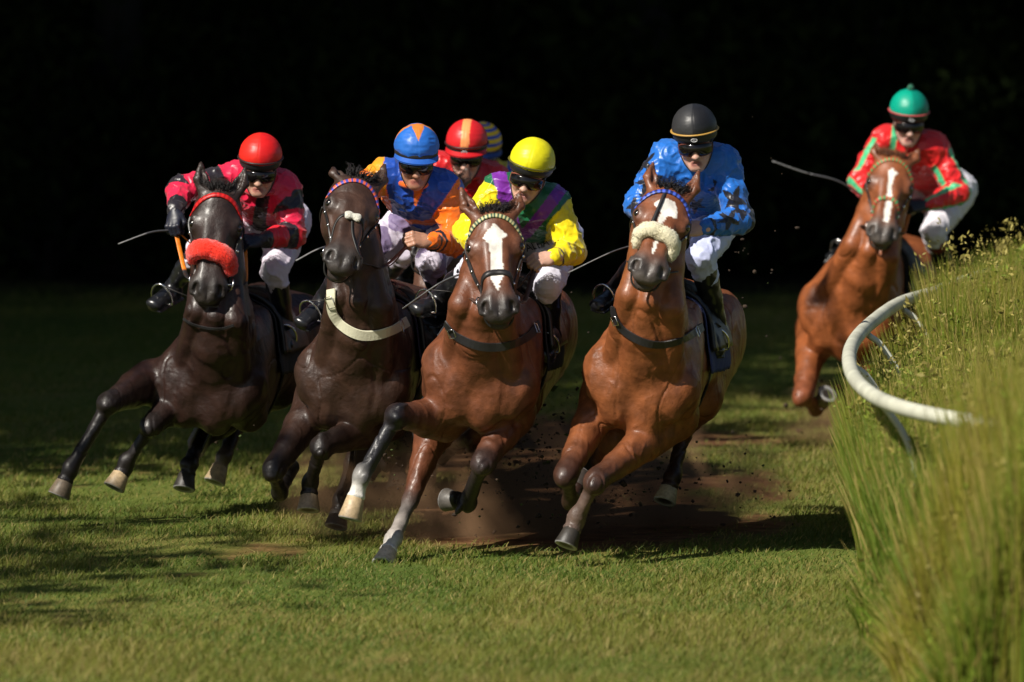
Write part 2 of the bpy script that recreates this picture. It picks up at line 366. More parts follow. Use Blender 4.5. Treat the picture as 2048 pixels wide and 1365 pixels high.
    V, Q = B.skin(VOX)
    C = B.paint(V, base, .013); Nn = normals(V, Q); off_head = np.clip((np.linalg.norm(V-H(0, .3, -.08), axis=1)-.30)/.12, 0, 1)
    rdg = lambda q_: 1-2*np.abs(q_)
    V = V+Nn*((rdg(vnoise(V*A(1, 1, .6)+.05*vnoise(V, .2)[:, None], .13))*.0036+rdg(vnoise(V*A(1, 1, .45)+.03*vnoise(V, .08)[:, None], .045))*.0022)*off_head)[:, None]
    vein = np.maximum(0, 1-np.abs(vnoise(V*A(1, 1, .55)+vnoise(V, .11)[:, None]*.05, .085))/.055)*(vnoise(V, .3) > -.15)
    cut = np.maximum(0, 1-np.abs(vnoise(V*A(1.2, 1, .5)+vnoise(V, .25)[:, None]*.08+7, .21))/.05)
    V = V+Nn*((vein*.0028-cut*.0065)*np.clip(off_head+.25, 0, 1))[:, None]
    if S.get('marks'):                                                                                      # white face markings, in the head's own frame
        q = (V-P0)/hs; a = q@sv/hw; b = q@l; c = q@n; fuzz = vnoise(V, .016)*.0025
        for poly in S['marks']:
            ins = np.zeros(len(V), bool); pl = [(x, y) for x, y in poly]; aa = a+fuzz; bb = b+fuzz
            for i in range(len(pl)):
                x0, y0 = pl[i]; x1, y1 = pl[i-1]
                cnd = ((y0 > bb) != (y1 > bb)) & (aa < (x1-x0)*(bb-y0)/(y1-y0+1e-9)+x0); ins ^= cnd
            ins &= (c > -.075); C[ins] = WHT
    root = empty("racehorse", (O[0], O[1], 0), S['label'], "horse", "racehorses galloping round the bend")
    mesh("body", V, Q, M['coat'], root, C)
    bvh = BVHTree.FromPolygons([tuple(x) for x in V], [tuple(int(y) for y in x) for x in Q])
    for co, hd, b2, ln, hcol, sx in hoofs:
        mb = MB(); hc_ = A(*hcol); r0, r1 = .043*k, .060*k; fw = nz(np.cross(sx, hd))
        mb.lathe(co, hd, sx, [(-.008, r0*.8), (0, r0), (ln*.5, (r0+r1)/2), (ln*.93, r1), (ln, r1*.97), (ln, r1*.8), (ln*.93, r1*.5), (ln*.9, .002)], 20, [hc_*1.1, hc_*1.1, hc_, hc_*.8, A(.35, .34, .33), A(.3, .3, .29), A(.03, .025, .02), A(.03, .025, .02)])
        mb.build("hoof", M['hoof'], root)
    for q in (-1, 1):
        mb = MB(); c = H(q*.100, .205, -.046); r = .025*hs
        mb.lathe(c, n, sv, [(r*math.sin(a), r*max(.02, math.cos(a))) for a in np.linspace(-math.pi/2, math.pi/2, 10)], 16)
        mb.build("eye", M['eye'], root, col=False)
    # forelock, mane, tail
    hcx = A(*S.get('hair', (.012, .010, .010))); mb = MB()
    for i in range(330):
        q = random.uniform(-.045, .045); st = H(q, random.uniform(.0, .04), random.uniform(-.06, .008)); g = .72+random.uniform(-.35, .35)
        up = l*-.03+n*.03; sway = A(*S.get('blow', (.3, .3, .2)))
        pts = [st, st+(up*.55+sv*q*.4)*g+RNG.normal(0, .006, 3), st+(up*.8+sway*.05+sv*q*.8)*g+RNG.normal(0, .006, 3), st+(up*.55+sway*.10+sv*q*1.1)*g+RNG.normal(0, .009, 3)]
        mb.tube(spline(pts, 3), np.linspace(.0022, .0007, 10), 3, hcx*random.uniform(.7, 1.6))
    mb.build("forelock", M['hair'], root)
    mb = MB(); crest = spline([H(0, .0, -.14), nm*.5+throat*.5-f*.20*k, nm-f*.27*k, L(0, .05, .36)], 12)
    for i in range(620):
        j = random.randrange(len(crest)); st = crest[j]+RNG.normal(0, .01, 3); g = random.uniform(.6, 1.2); side = A(*S.get('blow', (.3, .3, .2)))
        pts = [st, st+u*.05*g+side*.06, st+u*.03*g+side*.16*g+RNG.normal(0, .010, 3), st-u*.05+side*.24*g+RNG.normal(0, .014, 3)]
        mb.tube(spline(pts, 3), np.linspace(.0026, .0007, 10), 3, hcx*random.uniform(.7, 1.6))
    mb.build("mane", M['hair'], root)
    mb = MB(); dk = L(0, -1.38, .12)
    for i in range(160):
        pts = [dk+RNG.normal(0, .012, 3), dk-f*.16+u*.02+RNG.normal(0, .02, 3), dk-f*.40-u*.10+RNG.normal(0, .045, 3), dk-f*.62-u*.32+RNG.normal(0, .07, 3)]
        mb.tube(spline(pts, 3), np.linspace(.006, .001, 10), 3, hcx*random.uniform(.7, 1.6))
    mb.build("tail", M['hair'], root)
    return dict(S=S, root=root, L=L, H=H, s=s, f=f, u=u, O=O, k=k, hs=hs, hw=hw, sv=sv, l=l, n=n, P0=P0, bvh=bvh, D=D, w=w, nm=nm, throat=throat)

def tack(h, T):
    H, L, bvh, root, k, hs = h['H'], h['L'], h['bvh'], h['root'], h['k'], h['hs']
    def ring(l0, arch, t0, t1, off, m=26, cn=-.08, tl=0.):
        P, N = [], []
        for t in np.linspace(t0, t1, m):
            a = math.radians(t); l_ = l0+arch*(t/90)**2+tl*t/90
            p, nn = surf(bvh, H(math.sin(a)*.32, l_, cn+math.cos(a)*.32), H(0, l_+.0, cn), off)
            if p is not None: P.append(p); N.append(nn)
        return smooth_pts(P, 3), np.array([nz(x) for x in smooth_pts(N, 4)])
    br = empty("bridle", (0, 0, 0)); br.parent = root; br.location = (0, 0, 0)
    # browband
    P, N = ring(.058, .100, -88, 88, .002, 80); mb = MB(); cs = [A(*T['brow'][int(i*T.get('browf', .5)*.75) % len(T['brow'])]) for i in range(len(P))]
    ribbon(mb, P, N, .024*hs, .006, cs, None); mb.build("browband", M['plain'], br)
    if T.get('browpad'): pass
    nose = T.get('nose')
    if nose == 'fleece':
        P, N = ring(T['nl'], T.get('na', .10), -T.get('nt', 98), T.get('nt', 98), .022*hs, 40, tl=T.get('ntl', 0)); m = len(P)
        mb = MB(); rr = [.044*hs*T.get('nr', 1)*(1-abs(2*i/(m-1)-1)**6*.5) for i in range(m)]
        mb.tube(P, rr, 22, T['ncol'], .85, N)
        V = np.vstack(mb.V); c = V.mean(0); dirn = V-np.repeat(P, 22, 0); dirn = dirn/np.linalg.norm(dirn, axis=1)[:, None]
        mb.V = [V+dirn*(vnoise(V, .016)*.005+vnoise(V, .007)*.004)[:, None]]
        cc = A(*T['ncol']); fz = []
        for i in range(3500):
            j = random.randrange(len(V)); d = nz(dirn[j]+RNG.normal(0, .5, 3)); mb2 = V[j]; mb.add([mb2-nz(np.cross(d, A(0, 0, 1)))*.0012, mb2+nz(np.cross(d, A(0, 0, 1)))*.0012, mb2+d*random.uniform(.004, .009)], [(0, 1, 2)], cc*random.uniform(.8, 1.1))
        mb.build("sheepskin_noseband", M['fleece'], br)
    elif nose:
        P, N = ring(T['nl'], T.get('na', .10), -100, 100, .002, 48, tl=T.get('ntl', 0)); mb = MB()
        ribbon(mb, P, N, T.get('nw', .026)*hs, .007, [A(*nose[int(i*.6) % len(nose)]) for i in range(len(P))]); mb.build("noseband", M['plain'] if len(nose) > 1 else M['rubber'], br)
    if T.get('pad'):
        mb = MB(); P, N = ring(.29, .10, -22, 22, .010, 12)
        mb.tube(P, [.018, .024, .026, .024, .022, .02, .02, .022, .024, .026, .024, .018], 12, (.62, .6, .52), .6, N)
        V = np.vstack(mb.V); mb.V = [V+(vnoise(V, .012)*.006)[:, None]*h['n']]
        mb.build("fleece_pad", M['fleece'], br)
        mb = MB(); P, N = ring(.28, .17, -100, 100, .002, 40); ribbon(mb, P, N, .016*hs, .005, (.012, .011, .01)); mb.build("strap", M['rubber'], br)
        mb = MB(); PP = [H(0, .30, 0), H(.015, .40, .0), H(.045, .49, -.01), H(.075, .53, -.06)]
        q = [surf(bvh, p+h['n']*.2, p, .003) for p in spline(PP, 5)]; q = [x for x in q if x[0] is not None]
        ribbon(mb, smooth_pts([x[0] for x in q]), [x[1] for x in q], .012, .004, (.012, .011, .01)); mb.build("strap", M['rubber'], br)
    if T.get('facestrap'):
        q = [surf(bvh, H(a, b, .3), H(a*.9, b, -.08), .003) for a, b in zip(np.linspace(-.012, -.045, 14), np.linspace(-.03, .34, 14))]
        q = [x for x in q if x[0] is not None]; mb = MB(); ribbon(mb, smooth_pts([x[0] for x in q], 3), smooth_pts([x[1] for x in q], 3), .018, .005, (.015, .014, .015)); mb.build("face_strap", M['rubber'], br)
    rings = []
    for sd in (-1, 1):
        q = []
        for t, l_ in zip(np.linspace(86, 80, 20), np.linspace(.13, .49, 20)):
            a = math.radians(t*sd); q.append(surf(bvh, H(math.sin(a)*.34, l_, -.09+math.cos(a)*.34), H(0, l_, -.09), .003))
        q = [x for x in q if x[0] is not None]; mb = MB()
        P_ = smooth_pts([x[0] for x in q], 4); ribbon(mb, P_, smooth_pts([x[1] for x in q], 4), .020*hs, .006, (.014, .012, .012)); mb.build("cheekpiece", M['rubber'], br, smooth=False)
        p, nn = surf(bvh, H(sd*.3, .50, -.085), H(0, .50, -.085), .008)
        if p is None: p = H(sd*.08, .50, -.085)
        rings.append(p); mb = MB(); r = T.get('ringr', .034)*hs; e1, e2 = h['l'], nz(h['n']*.85+h['sv']*sd*.5)
        e2 = nz(e2-e1*np.dot(e1, e2)); c0 = p+e2*.0
        mb.tube([c0+r*(e1*math.cos(a)+e2*math.sin(a)) for a in np.linspace(0, 2*math.pi, 25)], .0048, 8, caps=False); mb.tube([p-h['sv']*sd*.03, p+h['sv']*sd*.012], .008, 8)
        mb.build("bit_ring", M['metal'], br, col=False)
        for j in range(3):                                                          # buckles
            b = P_[int(len(P_)*(.3+.22*j))]; mb = MB(); mb.lathe(b+nz(h['sv']*sd+h['n']*.6)*.006, nz(h['sv']*sd+h['n']*.6), h['l'], [(0, .010), (.004, .010), (.005, .004)], 8); mb.build("buckle", M['metal'], br, col=False)
    mb = MB(); pts = spline([rings[0], H(-.05, .575, -.15), H(0, .60, -.165), H(.05, .575, -.15), rings[1]], 6); mb.tube(pts, .006, 6, (.012, .011, .01)); mb.build("chin_strap", M['rubber'], br)
    h['rings'] = rings
    mb = MB(); pts = []
    for a in np.linspace(-100, -260, 24):
        p, nn = surf(bvh, H(math.sin(math.radians(a))*.4, .16+.05*abs(math.cos(math.radians(a))), -.12+math.cos(math.radians(a))*.4), H(0, .16, -.12), .006)
        if p is not None: pts.append(p)
    if len(pts) > 4: mb.tube(smooth_pts(pts, 3), .006, 6, (.012, .011, .01)); mb.build("throat_strap", M['rubber'], br)
    # breastplate, traced on to the real chest
    if T.get('breast'):
        P, N = [], []
        for q in spline([A(*x, 0) for x in T['breast']], 6):
            o = W(0, 0, 1)*0+A(0, 0, CAM_Z); d = W(q[0], q[1], 30); p, nn = surf(bvh, d, W(q[0], q[1], 60), .008)
            if p is not None and (not P or abs(p[1]-P[-1][1]) < .25): P.append(p); N.append(nn)
        mb = MB(); ribbon(mb, smooth_pts(P, 2), [nz(x) for x in smooth_pts(N, 5)], T.get('bw', .034), .006, T.get('bcol', (.014, .013, .014))); mb.build("breastplate", M['cloth'] if T.get('bcol') else M['rubber'], root, smooth=False)
        if T.get('bw', 0) > .03:
            for P_, N_ in ((P[max(1, len(P)//8)], N[max(1, len(P)//8)]), (P[-max(2, len(P)//8)], N[-max(2, len(P)//8)])):
                e = nz(np.cross(N_, A(1, 0, .4))); g = np.cross(e, N_); hw_, hh_ = T['bw']*.42, T['bw']*.55
                mb = MB(); mb.tube([P_+N_*.009+e*x*hh_+g*y*hw_ for x, y in ((-1, -1), (-1, 1), (1, 1), (1, -1), (-1, -1))], .0028, 5, caps=False); mb.build("buckle", M['metal'], root, col=False)
    # saddle cloth, saddle, girth
    def wrap(f0, f1, a0, a1, off, nf, na, flare=0.):
        V = []; 
        for i in range(nf):
            for j in range(na):
                ff = f0+(f1-f0)*i/(nf-1); an = math.radians(a0+(a1-a0)*j/(na-1)); e = abs(2*j/(na-1)-1)
                p, nn = surf(bvh, L(math.sin(an)*.8, ff, math.cos(an)*.8+.0), L(0, ff, .0), off+flare*e**3*(1+.5*math.sin(i*1.7+j*.6)))
                V.append(p if p is not None else L(math.sin(an)*.3, ff, math.cos(an)*.33))
        return np.array(V), [(i*na+j, i*na+j+1, (i+1)*na+j+1, (i+1)*na+j) for i in range(nf-1) for j in range(na-1)]
    def thick(name, V, F, t, m_, col, par):
        n_ = np.zeros_like(V)
        for fc in F:
            q = np.cross(V[fc[2]]-V[fc[0]], V[fc[3]]-V[fc[1]])
            for x in fc: n_[x] += q
        n_ /= np.maximum(np.linalg.norm(n_, axis=1), 1e-9)[:, None]; cen = L(0, -.3, 0)
        if (n_*(V-cen)).sum() < 0: n_ = -n_; F = [tuple(reversed(x)) for x in F]
        N_ = len(V); ed = {}
        for fc in F:
            for a, b in zip(fc, fc[1:]+fc[:1]): ed[(a, b)] = ed.get((a, b), 0)+1
        F2 = [tuple(x) for x in F]+[tuple(x+N_ for x in reversed(fc)) for fc in F]+[(b, a, a+N_, b+N_) for (a, b) in ed if (b, a) not in ed]
        return mesh(name, np.vstack([V+n_*t, V]), F2, m_, par, np.tile(A(*col), (2*N_, 1)))
    V, F = wrap(.0, -.56, -84, 84, .012, 26, 44, .012); thick("saddle_cloth", V, F, .008, M['cloth'], T.get('cloth', (.02, .02, .025)), root)
    V, F = wrap(-.02, -.40, -62, 62, .034, 20, 34, .0); sd_ = thick("saddle", V, F, .022, M['leather'], (.02, .02, .02), root)
    V, F = wrap(-.10, -.20, 60, 300, .008, 4, 50); thick("girth", V, F, .008, M['leather'], (.02, .02, .02), root)
    return h
# ------------------------------------------------------------------ the jockeys
SKIN = (.58, .34, .25)
STIR = []
def hand(B, wr, fw, nr, th, k, c, grip=.8):
    """palm and five fingers closed round the rein; fw to the knuckles, nr out of the back of the hand, th towards the thumb"""
    fw = nz(fw); nr = nz(nr-fw*np.dot(nr, fw)); th = nz(th-fw*np.dot(th, fw)-nr*np.dot(th, nr)); P = lambda a, b, d: wr+k*(fw*a+nr*b+th*d)
    B.ell(P(.052, 0, 0), (fw, nr, th), A(.050, .019, .042)*k, .012, c)
    B.seg(P(-.03, 0, 0), P(.02, 0, 0), (.026*k, .022*k), (.032*k, .022*k), .02, c, th)
    for i, (d, ln, r) in enumerate(((.032, .92, .0098), (.011, 1.0, .0100), (-.011, .95, .0097), (-.031, .78, .0088))):
        a0 = P(.092-.004*abs(i-1), .008, d); an = math.radians(58*grip); p1 = a0+k*ln*.042*(fw*math.cos(an)-nr*math.sin(an))
        a2 = an+math.radians(85*grip); p2 = p1+k*ln*.028*(fw*math.cos(a2)-nr*math.sin(a2)); a3 = a2+math.radians(55*grip); p3 = p2+k*ln*.020*(fw*math.cos(a3)-nr*math.sin(a3))
        cs = A(*c)*(1-.06*(i % 2))
        B.seg(P(.06, .004, d*.8), a0, r*1.1*k, r*1.2*k, .008, cs); B.seg(a0, p1, r*1.2*k, r*1.05*k, .003, cs); B.seg(p1, p2, r*1.08*k, r*.98*k, .003, cs); B.seg(p2, p3, r*.98*k, r*.85*k, .003, cs)
    t0, t1 = P(.022, -.008, .034), P(.058, -.022, .050); t2 = P(.080, -.036, .030)
    B.seg(P(.012, -.004, .02), t0, .017*k, .015*k, .01, c); B.seg(t0, t1, .0145*k, .0125*k, .005, c); B.seg(t1, t2, .0122*k, .010*k, .003, c)
    return P(.085, -.026, 0)                                     # what the fist holds

def jockey(J, hb=None):
    D = J['D']; w = lambda t: W(t[0], t[1], D+t[2]); k = J.get('size', 1.0)
    hd = w(J['head']); roll = math.radians(J.get('roll', 0)); py = math.radians(J.get('yaw', 0)); pp = math.radians(J.get('pitch', 14))
    N = nz(A(math.sin(py)*math.cos(pp), -math.cos(py)*math.cos(pp), -math.sin(pp))); U = A(math.sin(roll), 0, math.cos(roll)); U = nz(U-N*np.dot(U, N)); Rr = nz(np.cross(U, N)); Rr = Rr if Rr[0] > 0 else -Rr
    sk = A(*J.get('skin', SKIN)); P = lambda a, b, c: hd+k*(Rr*a+N*b+U*c); ax = (Rr, N, U)
    sh = [w(J['shl']), w(J['shr'])]; el = [w(J['ell']), w(J['elr'])]; wr = [w(J['wrl']), w(J['wrr'])]
    hip = w(J['hip']); kn = [w(J['knl']), w(J['knr'])]; an = [w(J['anl']), w(J['anr'])]; toe = [w(J['tol']), w(J['tor'])]
    for lst, gap in ((kn, .07), (an, .055), (toe, .055)):                        # legs lie against the horse's flank, not inside it
        for i in (0, 1):
            d = nz(lst[i]-A(0, 0, CAM_Z)); ht = hb.ray_cast(Vector((0, 0, CAM_Z)), Vector(d)) if hb else (None,)
            if ht[0] is not None and 0 < lst[i][1]-(ht[0][1]-gap) < .75: lst[i] = A(0, 0, CAM_Z)+d*((ht[0][1]-gap)/d[1])
    ch = (sh[0]+sh[1])/2; sx = nz(sh[1]-sh[0]); back = nz(hip-ch); upv = np.cross(sx, back); upv = upv if upv[2] > 0 else -upv
    hx = nz(A(1, 0, -.05)); hips = [hip-hx*.11*k, hip+hx*.11*k]
    root = empty("person", (hd[0], hip[1], an[0][2]), J['label'], "jockey", "jockeys riding the racehorses")
    # body: head, neck, trunk, limbs and hands in one skin
    B = Flesh(); E = lambda c, r, kk=.02, cc=None, sub=False, a=ax: B.ell(P(*c), a, A(*r)*k, kk, sk if cc is None else cc, sub)
    S_ = lambda a, b, ra, rb, kk=.012, cc=None, sub=False: B.seg(P(*a), P(*b), (A(*ra)*k if np.ndim(ra) else ra*k), (A(*rb)*k if np.ndim(rb) else rb*k), kk, sk if cc is None else cc, Rr, sub)
    lip = A(.38, .12, .10); dk = sk*.72
    E((0, -.01, .03), (.076, .095, .10)); E((0, .030, -.055), (.062, .062, .065), .03); E((0, .068, -.112), (.026, .022, .020), .03)
    S_((-.052, .01, -.075), (-.018, .062, -.116), .020, .016, .03); S_((.052, .01, -.075), (.018, .062, -.116), .020, .016, .03)
    for q in (-1, 1):
        E((q*.044, .062, -.040), (.026, .024, .026), .02); E((q*.030, .088, -.010), (.017, .012, .012), .008, dk, True); E((q*.030, .078, -.010), (.014, .012, .011), .004, (.7, .68, .64))
        E((q*.076, -.005, -.020), (.012, .024, .033), .008, sk*.95); S_((q*.012, .098, -.052), (q*.016, .092, -.056), .009, .008, .006)
        E((q*.010, .104, -.064), (.005, .008, .005), .003, dk*.4, True); S_((q*.026, .086, -.062), (q*.036, .078, -.085), .002, .002, .014, None, True)
    S_((0, .086, .005), (0, .104, -.050), (.009, .010), (.011, .010), .014); E((0, .106, -.056), (.011, .010, .008), .008)
    S_((-.022, .079, -.0850), (.022, .079, -.0850), (.006, .004), (.006, .004), .006, lip); S_((-.012, .085, -.0825), (.012, .085, -.0825), .0065, .0065, .006, lip); S_((-.013, .083, -.0925), (.013, .083, -.0925), .0070, .0070, .006, lip*1.1)
    if J.get('mouth'): E((0, .094, -.0875), (.020, .012, .0035*J['mouth']), .003, (.06, .02, .02), True)
    else: E((0, .094, -.0872), (.018, .008, .0010), .003, lip*.6, True)
    nb_ = ch+upv*.02-back*.02; B.seg(P(0, -.02, -.06), nb_, .054*k, .064*k, .03, sk)
    B.seg(ch+back*.02, hip-back*.08, (.135*k, .09*k), (.12*k, .09*k), .05, sk, sx)
    fists = []
    gl = [J.get('glove', [None, None])[i] for i in (0, 1)] if J.get('glove') else [None, None]
    for i in (0, 1):
        hc_ = A(*gl[i]) if gl[i] is not None else sk
        B.chain([sh[i], el[i], wr[i]], [.052*k, .042*k, .026*k], .03, [sk, hc_], sx)
        fd = J.get('hfw', [(.5, -.6, -.5), (-.7, -.5, -.35)])[i]; hn = J.get('hnr', [(-.3, -.8, .6), (.2, -.7, .7)])[i]; ht = J.get('hth', [(.5, 0, .8), (-.3, 0, .9)])[i]
        fists.append(hand(B, wr[i], A(*fd), A(*hn), A(*ht), 1.06*k, hc_))
        B.chain([hips[i], kn[i], an[i]], [.08*k, .052*k, .035*k], .04, sk, sx)
        B.seg(an[i], an[i]*.4+toe[i]*.6-A(0, 0, .02), .026*k, .018*k, .02, sk)
    V, Q = B.skin(.0048*J.get('res', 1)); C = B.paint(V, sk, .005); mesh("body", V, Q, M['skin'], root, C)
    # racing silks
    B = Flesh(); pf = J.get('puff', 1.0)
    B.ell(ch+back*.10-upv*.03, (sx, back, upv), A(.185, .19, .125)*k*pf, .05); B.seg(ch+back*.05-upv*.02, hip-back*J.get('tail', .10), (.165*k, .12*k), (.14*k, .11*k), .06, None, sx)
    B.seg(sh[0]+sx*.03, sh[1]-sx*.03, .078*k, .078*k, .05); B.seg(ch+upv*.0, P(0, -.03, -.105), .082*k, .050*k, .04)
    for i in (0, 1):
        q = -1 if i == 0 else 1
        B.chain([sh[i], sh[i]*.5+el[i]*.5, el[i]], [.084*k*pf, .076*k*pf, .070*k*pf], .05, None, sx)
        B.chain([el[i], el[i]*.55+wr[i]*.45, el[i]*.12+wr[i]*.88, wr[i]], [.070*k*pf, .060*k*pf, .043*k, .036*k], .03, None, sx)
    B.seg(P(0, .05, -.19), P(0, .03, -.11), .05*k, .045*k, .03, None, sx, True) if J.get('vneck') else None
    V, Q = B.skin(.0052*J.get('res', 1)); Nn = normals(V, Q)
    # where on the garment is each point: torso, upper arm (t 0..1), forearm (t 1..2)
    X, Y, Z = V.T; bt = np.full(len(V), 9.); T_ = np.full(len(V), -1.); AR = np.zeros(len(V), int); ANG = np.zeros(len(V)); 
    for i in (0, 1):
        for (a, b, t0) in ((sh[i], el[i], 0), (el[i], wr[i], 1)):
            d = b-a; Ls = np.linalg.norm(d); d = d/Ls; t = np.clip(((V-a)@d)/Ls, 0, 1); dd = np.linalg.norm(V-(a+t[:, None]*d*Ls), axis=1); m = dd < bt
            e1 = nz(np.cross(d, A(0, 1, 0))); e2 = np.cross(e1, d); rv = V-a
            bt[m] = dd[m]; T_[m] = (t0+t)[m]; AR[m] = i; ANG[m] = np.arctan2(-(rv@e1), -(rv@e2))[m]
    tc = ch+back*.10-upv*.03; ta = (V-tc)@sx/k; tb = -(V-ch)[:, 2]/k; tu = (V-tc)@upv/k
    arm = (bt < .088*k*pf) & ~((np.abs(ta) < .165) & (T_ < .25))
    amp = J.get('fold', .0060)
    rg = 1-np.abs(vnoise(V+vnoise(V, .09)[:, None]*.04, .060)); rg2 = 1-np.abs(vnoise(V*A(1, 1, .7)+vnoise(V, .05)[:, None]*.02+3, .032)); fold = rg**4*1.7-.7+rg2**4*.7-.3+vnoise(V, .12)*.5
    cyc = np.sin(T_*(20)+ANG*1.5+vnoise(V, .07)*4)*arm*.35
    V = V+Nn*((fold+cyc)*amp)[:, None]
    C = np.asarray(J['paint'](V, arm, T_, AR, ANG, ta, tb, tu, P, ax, k), float)
    mesh("silks_jacket", V, Q, M['silk'], root, C)
    # breeches
    B = Flesh(); B.ell(hip, (hx, A(0, 1, 0), A(0, 0, 1)), A(.17, .15, .14)*k, .05)
    B.seg(hip-back*.16, hip, (.13*k, .10*k), (.15*k, .12*k), .05, None, sx)
    for i in (0, 1): B.chain([hips[i], hips[i]*.5+kn[i]*.5, kn[i], kn[i]*.75+an[i]*.25], [.105*k, .092*k, .068*k, .056*k], .04, None, sx)
    V, Q = B.skin(.0075); Nn = normals(V, Q); V = V+Nn*(((1-np.abs(vnoise(V+vnoise(V, .1)[:, None]*.04, .06)))**4*.012+(1-np.abs(vnoise(V+5, .03)))**4*.004))[:, None]
    C = np.tile(A(*J.get('brcol', (.60, .58, .68))), (len(V), 1))
    if J.get('patch'):
        mk = vnoise(V, .10) > .18; C[mk] = J['patch']
    mesh("breeches", V, Q, M['breeches'], root, C); bb = BVHTree.FromPolygons([tuple(x) for x in V], [tuple(int(y) for y in x) for x in Q])
    for i in (0, 1):
        B = Flesh(); s0 = kn[i]*.84+an[i]*.16; fwd = nz(toe[i]-an[i])
        B.chain([s0, s0*.55+an[i]*.45, an[i]], [.064*k, .058*k, .042*k], .03, None, sx)
        B.seg(an[i]-A(0, 0, .01), an[i]-A(0, 0, .045)-fwd*.03, .040*k, .038*k, .03); B.seg(an[i]-A(0, 0, .03), toe[i]-A(0, 0, .005)+fwd*.02, (.048*k, .044*k), (.046*k, .030*k), .03, None, sx); B.seg(an[i]-A(0, 0, .080)-fwd*.05, toe[i]-A(0, 0, .035)+fwd*.02, (.044*k, .012*k), (.046*k, .010*k), .004, None, sx)
        V, Q = B.skin(.0065); Nn = normals(V, Q); V = V+Nn*(vnoise(V, .04)*.004)[:, None]; C = np.tile(A(.010, .010, .012), (len(V), 1))
        tt = ((V-s0)@nz(an[i]-s0))/np.linalg.norm(an[i]-s0); C[tt < .16] = J.get('boottop', (.010, .010, .012))
        bo = mesh("boot", V, Q, M['boot'], root, C)
        mb = MB(); d = nz(toe[i]-an[i]); c0 = (an[i]*.35+toe[i]*.65)-A(0, 0, .012); lat = nz(np.cross(d, A(0, 0, 1))); up = nz(np.cross(lat, d)); up = up if up[2] > 0 else -up
        arc = [c0+lat*(.060*math.sin(a))+up*(.085*max(-.42, math.cos(a))) for a in np.linspace(-2.0, 2.0, 22)]
        STIR.append((root, c0+up*.085, i)); mb.tube(arc+[arc[0]], .006, 8); mb.build("stirrup_iron", M['metal'], root, col=False)
    # helmet cap, band, black rim, badge, goggles
    hc = P(0, -.012, .072); hr = A(.114, .130, .118)*k; mb = MB(); nph, nth = 44, 112; V = []; C = []
    for i in range(nph+1):
        ph = (math.pi*.60)*i/nph
        for j in range(nth):
            th = 2*math.pi*j/nth; r_ = math.sin(ph); lowf = 1-.10*max(0, -math.cos(ph)); fr = math.sin(th)
            seam = 1-.010*math.exp(-((abs(math.cos(th)))/.035)**2)+.004*math.exp(-((abs(math.cos(th))-.07)/.03)**2)
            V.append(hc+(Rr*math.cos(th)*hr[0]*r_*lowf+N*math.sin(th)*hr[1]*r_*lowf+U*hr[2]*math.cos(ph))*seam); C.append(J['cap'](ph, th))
    F = [(i*nth+j, i*nth+(j+1) % nth, (i+1)*nth+(j+1) % nth, (i+1)*nth+j) for i in range(nph) for j in range(nth)]
    V = np.array(V); n0 = V-hc; V = V+n0*((vnoise(V, .06)*.014+(1-2*np.abs(vnoise(V*A(1, 1, 2.2), .045)))*.012)*J.get('capw', .5))[:, None]
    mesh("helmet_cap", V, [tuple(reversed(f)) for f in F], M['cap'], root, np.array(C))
    mb = MB(); b = []
    for j in range(41):
        th = 2*math.pi*j/40; ph = math.pi*.53; b.append(hc+Rr*math.cos(th)*hr[0]*1.012*math.sin(ph)+N*math.sin(th)*hr[1]*1.012*math.sin(ph)+U*(hr[2]*math.cos(ph)+(.006*math.sin(th))*k))
    if J.get('band'): mb.tube(b, .0085*k, 8, J['band'], .5, U, caps=False); mb.build("cap_band", M['plain'] if not J.get('bandsatin') else M['silk'], root)
    mb = MB(); prof = []
    mb.lathe(hc-U*.040*k, U, Rr, [(.045*k, .108*k), (.02*k, .113*k), (0, .111*k), (-.012*k, .104*k), (-.014*k, .094*k), (.02*k, .09*k)], 48, (.012, .012, .013), 1.13); mb.build("helmet_rim", M['blackcap'], root, col=False)
    if J.get('peak'):
        mb = MB(); V = []; 
        for i in range(8):
            for j in range(25):
                th = math.radians(12+156*j/24); rr = 1+.22*i/7*math.sin(th)**1.2; V.append(hc+Rr*math.cos(th)*hr[0]*rr+N*math.sin(th)*hr[1]*rr+U*(-.030-.018*i/7)*k)
        nV = len(V); V += [v-U*.005 for v in V]; Fq = [(i*25+j, i*25+j+1, (i+1)*25+j+1, (i+1)*25+j) for i in range(7) for j in range(24)]
        F = Fq+[tuple(x+nV for x in reversed(f)) for f in Fq]+[(175+j+1, 175+j, 175+j+nV, 175+j+1+nV) for j in range(24)]
        mb.add(V, F, J['peak']); mb.build("cap_peak", M['cap'], root)
    if J.get('bobble'):
        mb = MB(); tp = hc+U*(hr[2]+.012*k); mb.lathe(tp-U*.018, U, Rr, [(.036*k*(i/10), .019*k*math.sqrt(max(.003, 1-(2*i/10-1)**2))) for i in range(11)], 16, J['bobble'])
        for i in range(260):
            d = nz(RNG.normal(0, 1, 3)); p = tp+d*.016*k; e = nz(np.cross(d, A(.3, .2, 1))); mb.add([p-e*.002, p+e*.002, p+d*.008*k], [(0, 1, 2)], J['bobble'])
        mb.build("bobble", M['fleece'], root)
    if J.get('badge'):
        mb = MB(); c0 = hc-U*.030*k+N*.128*k; mb.tube([c0+N*.003+Rr*.015*k*math.cos(a)+U*.0085*k*math.sin(a) for a in np.linspace(0, 2*math.pi, 17)], .0022, 6, (.5, .5, .52), caps=False)
        mb.tube([c0+N*.003-Rr*.007, c0+N*.004+U*.003, c0+N*.003+Rr*.007], .0015, 5, (.5, .5, .52)); mb.build("helmet_badge", M['plain'], root)
    mb = MB(); V = []; nx, nz_ = 29, 9
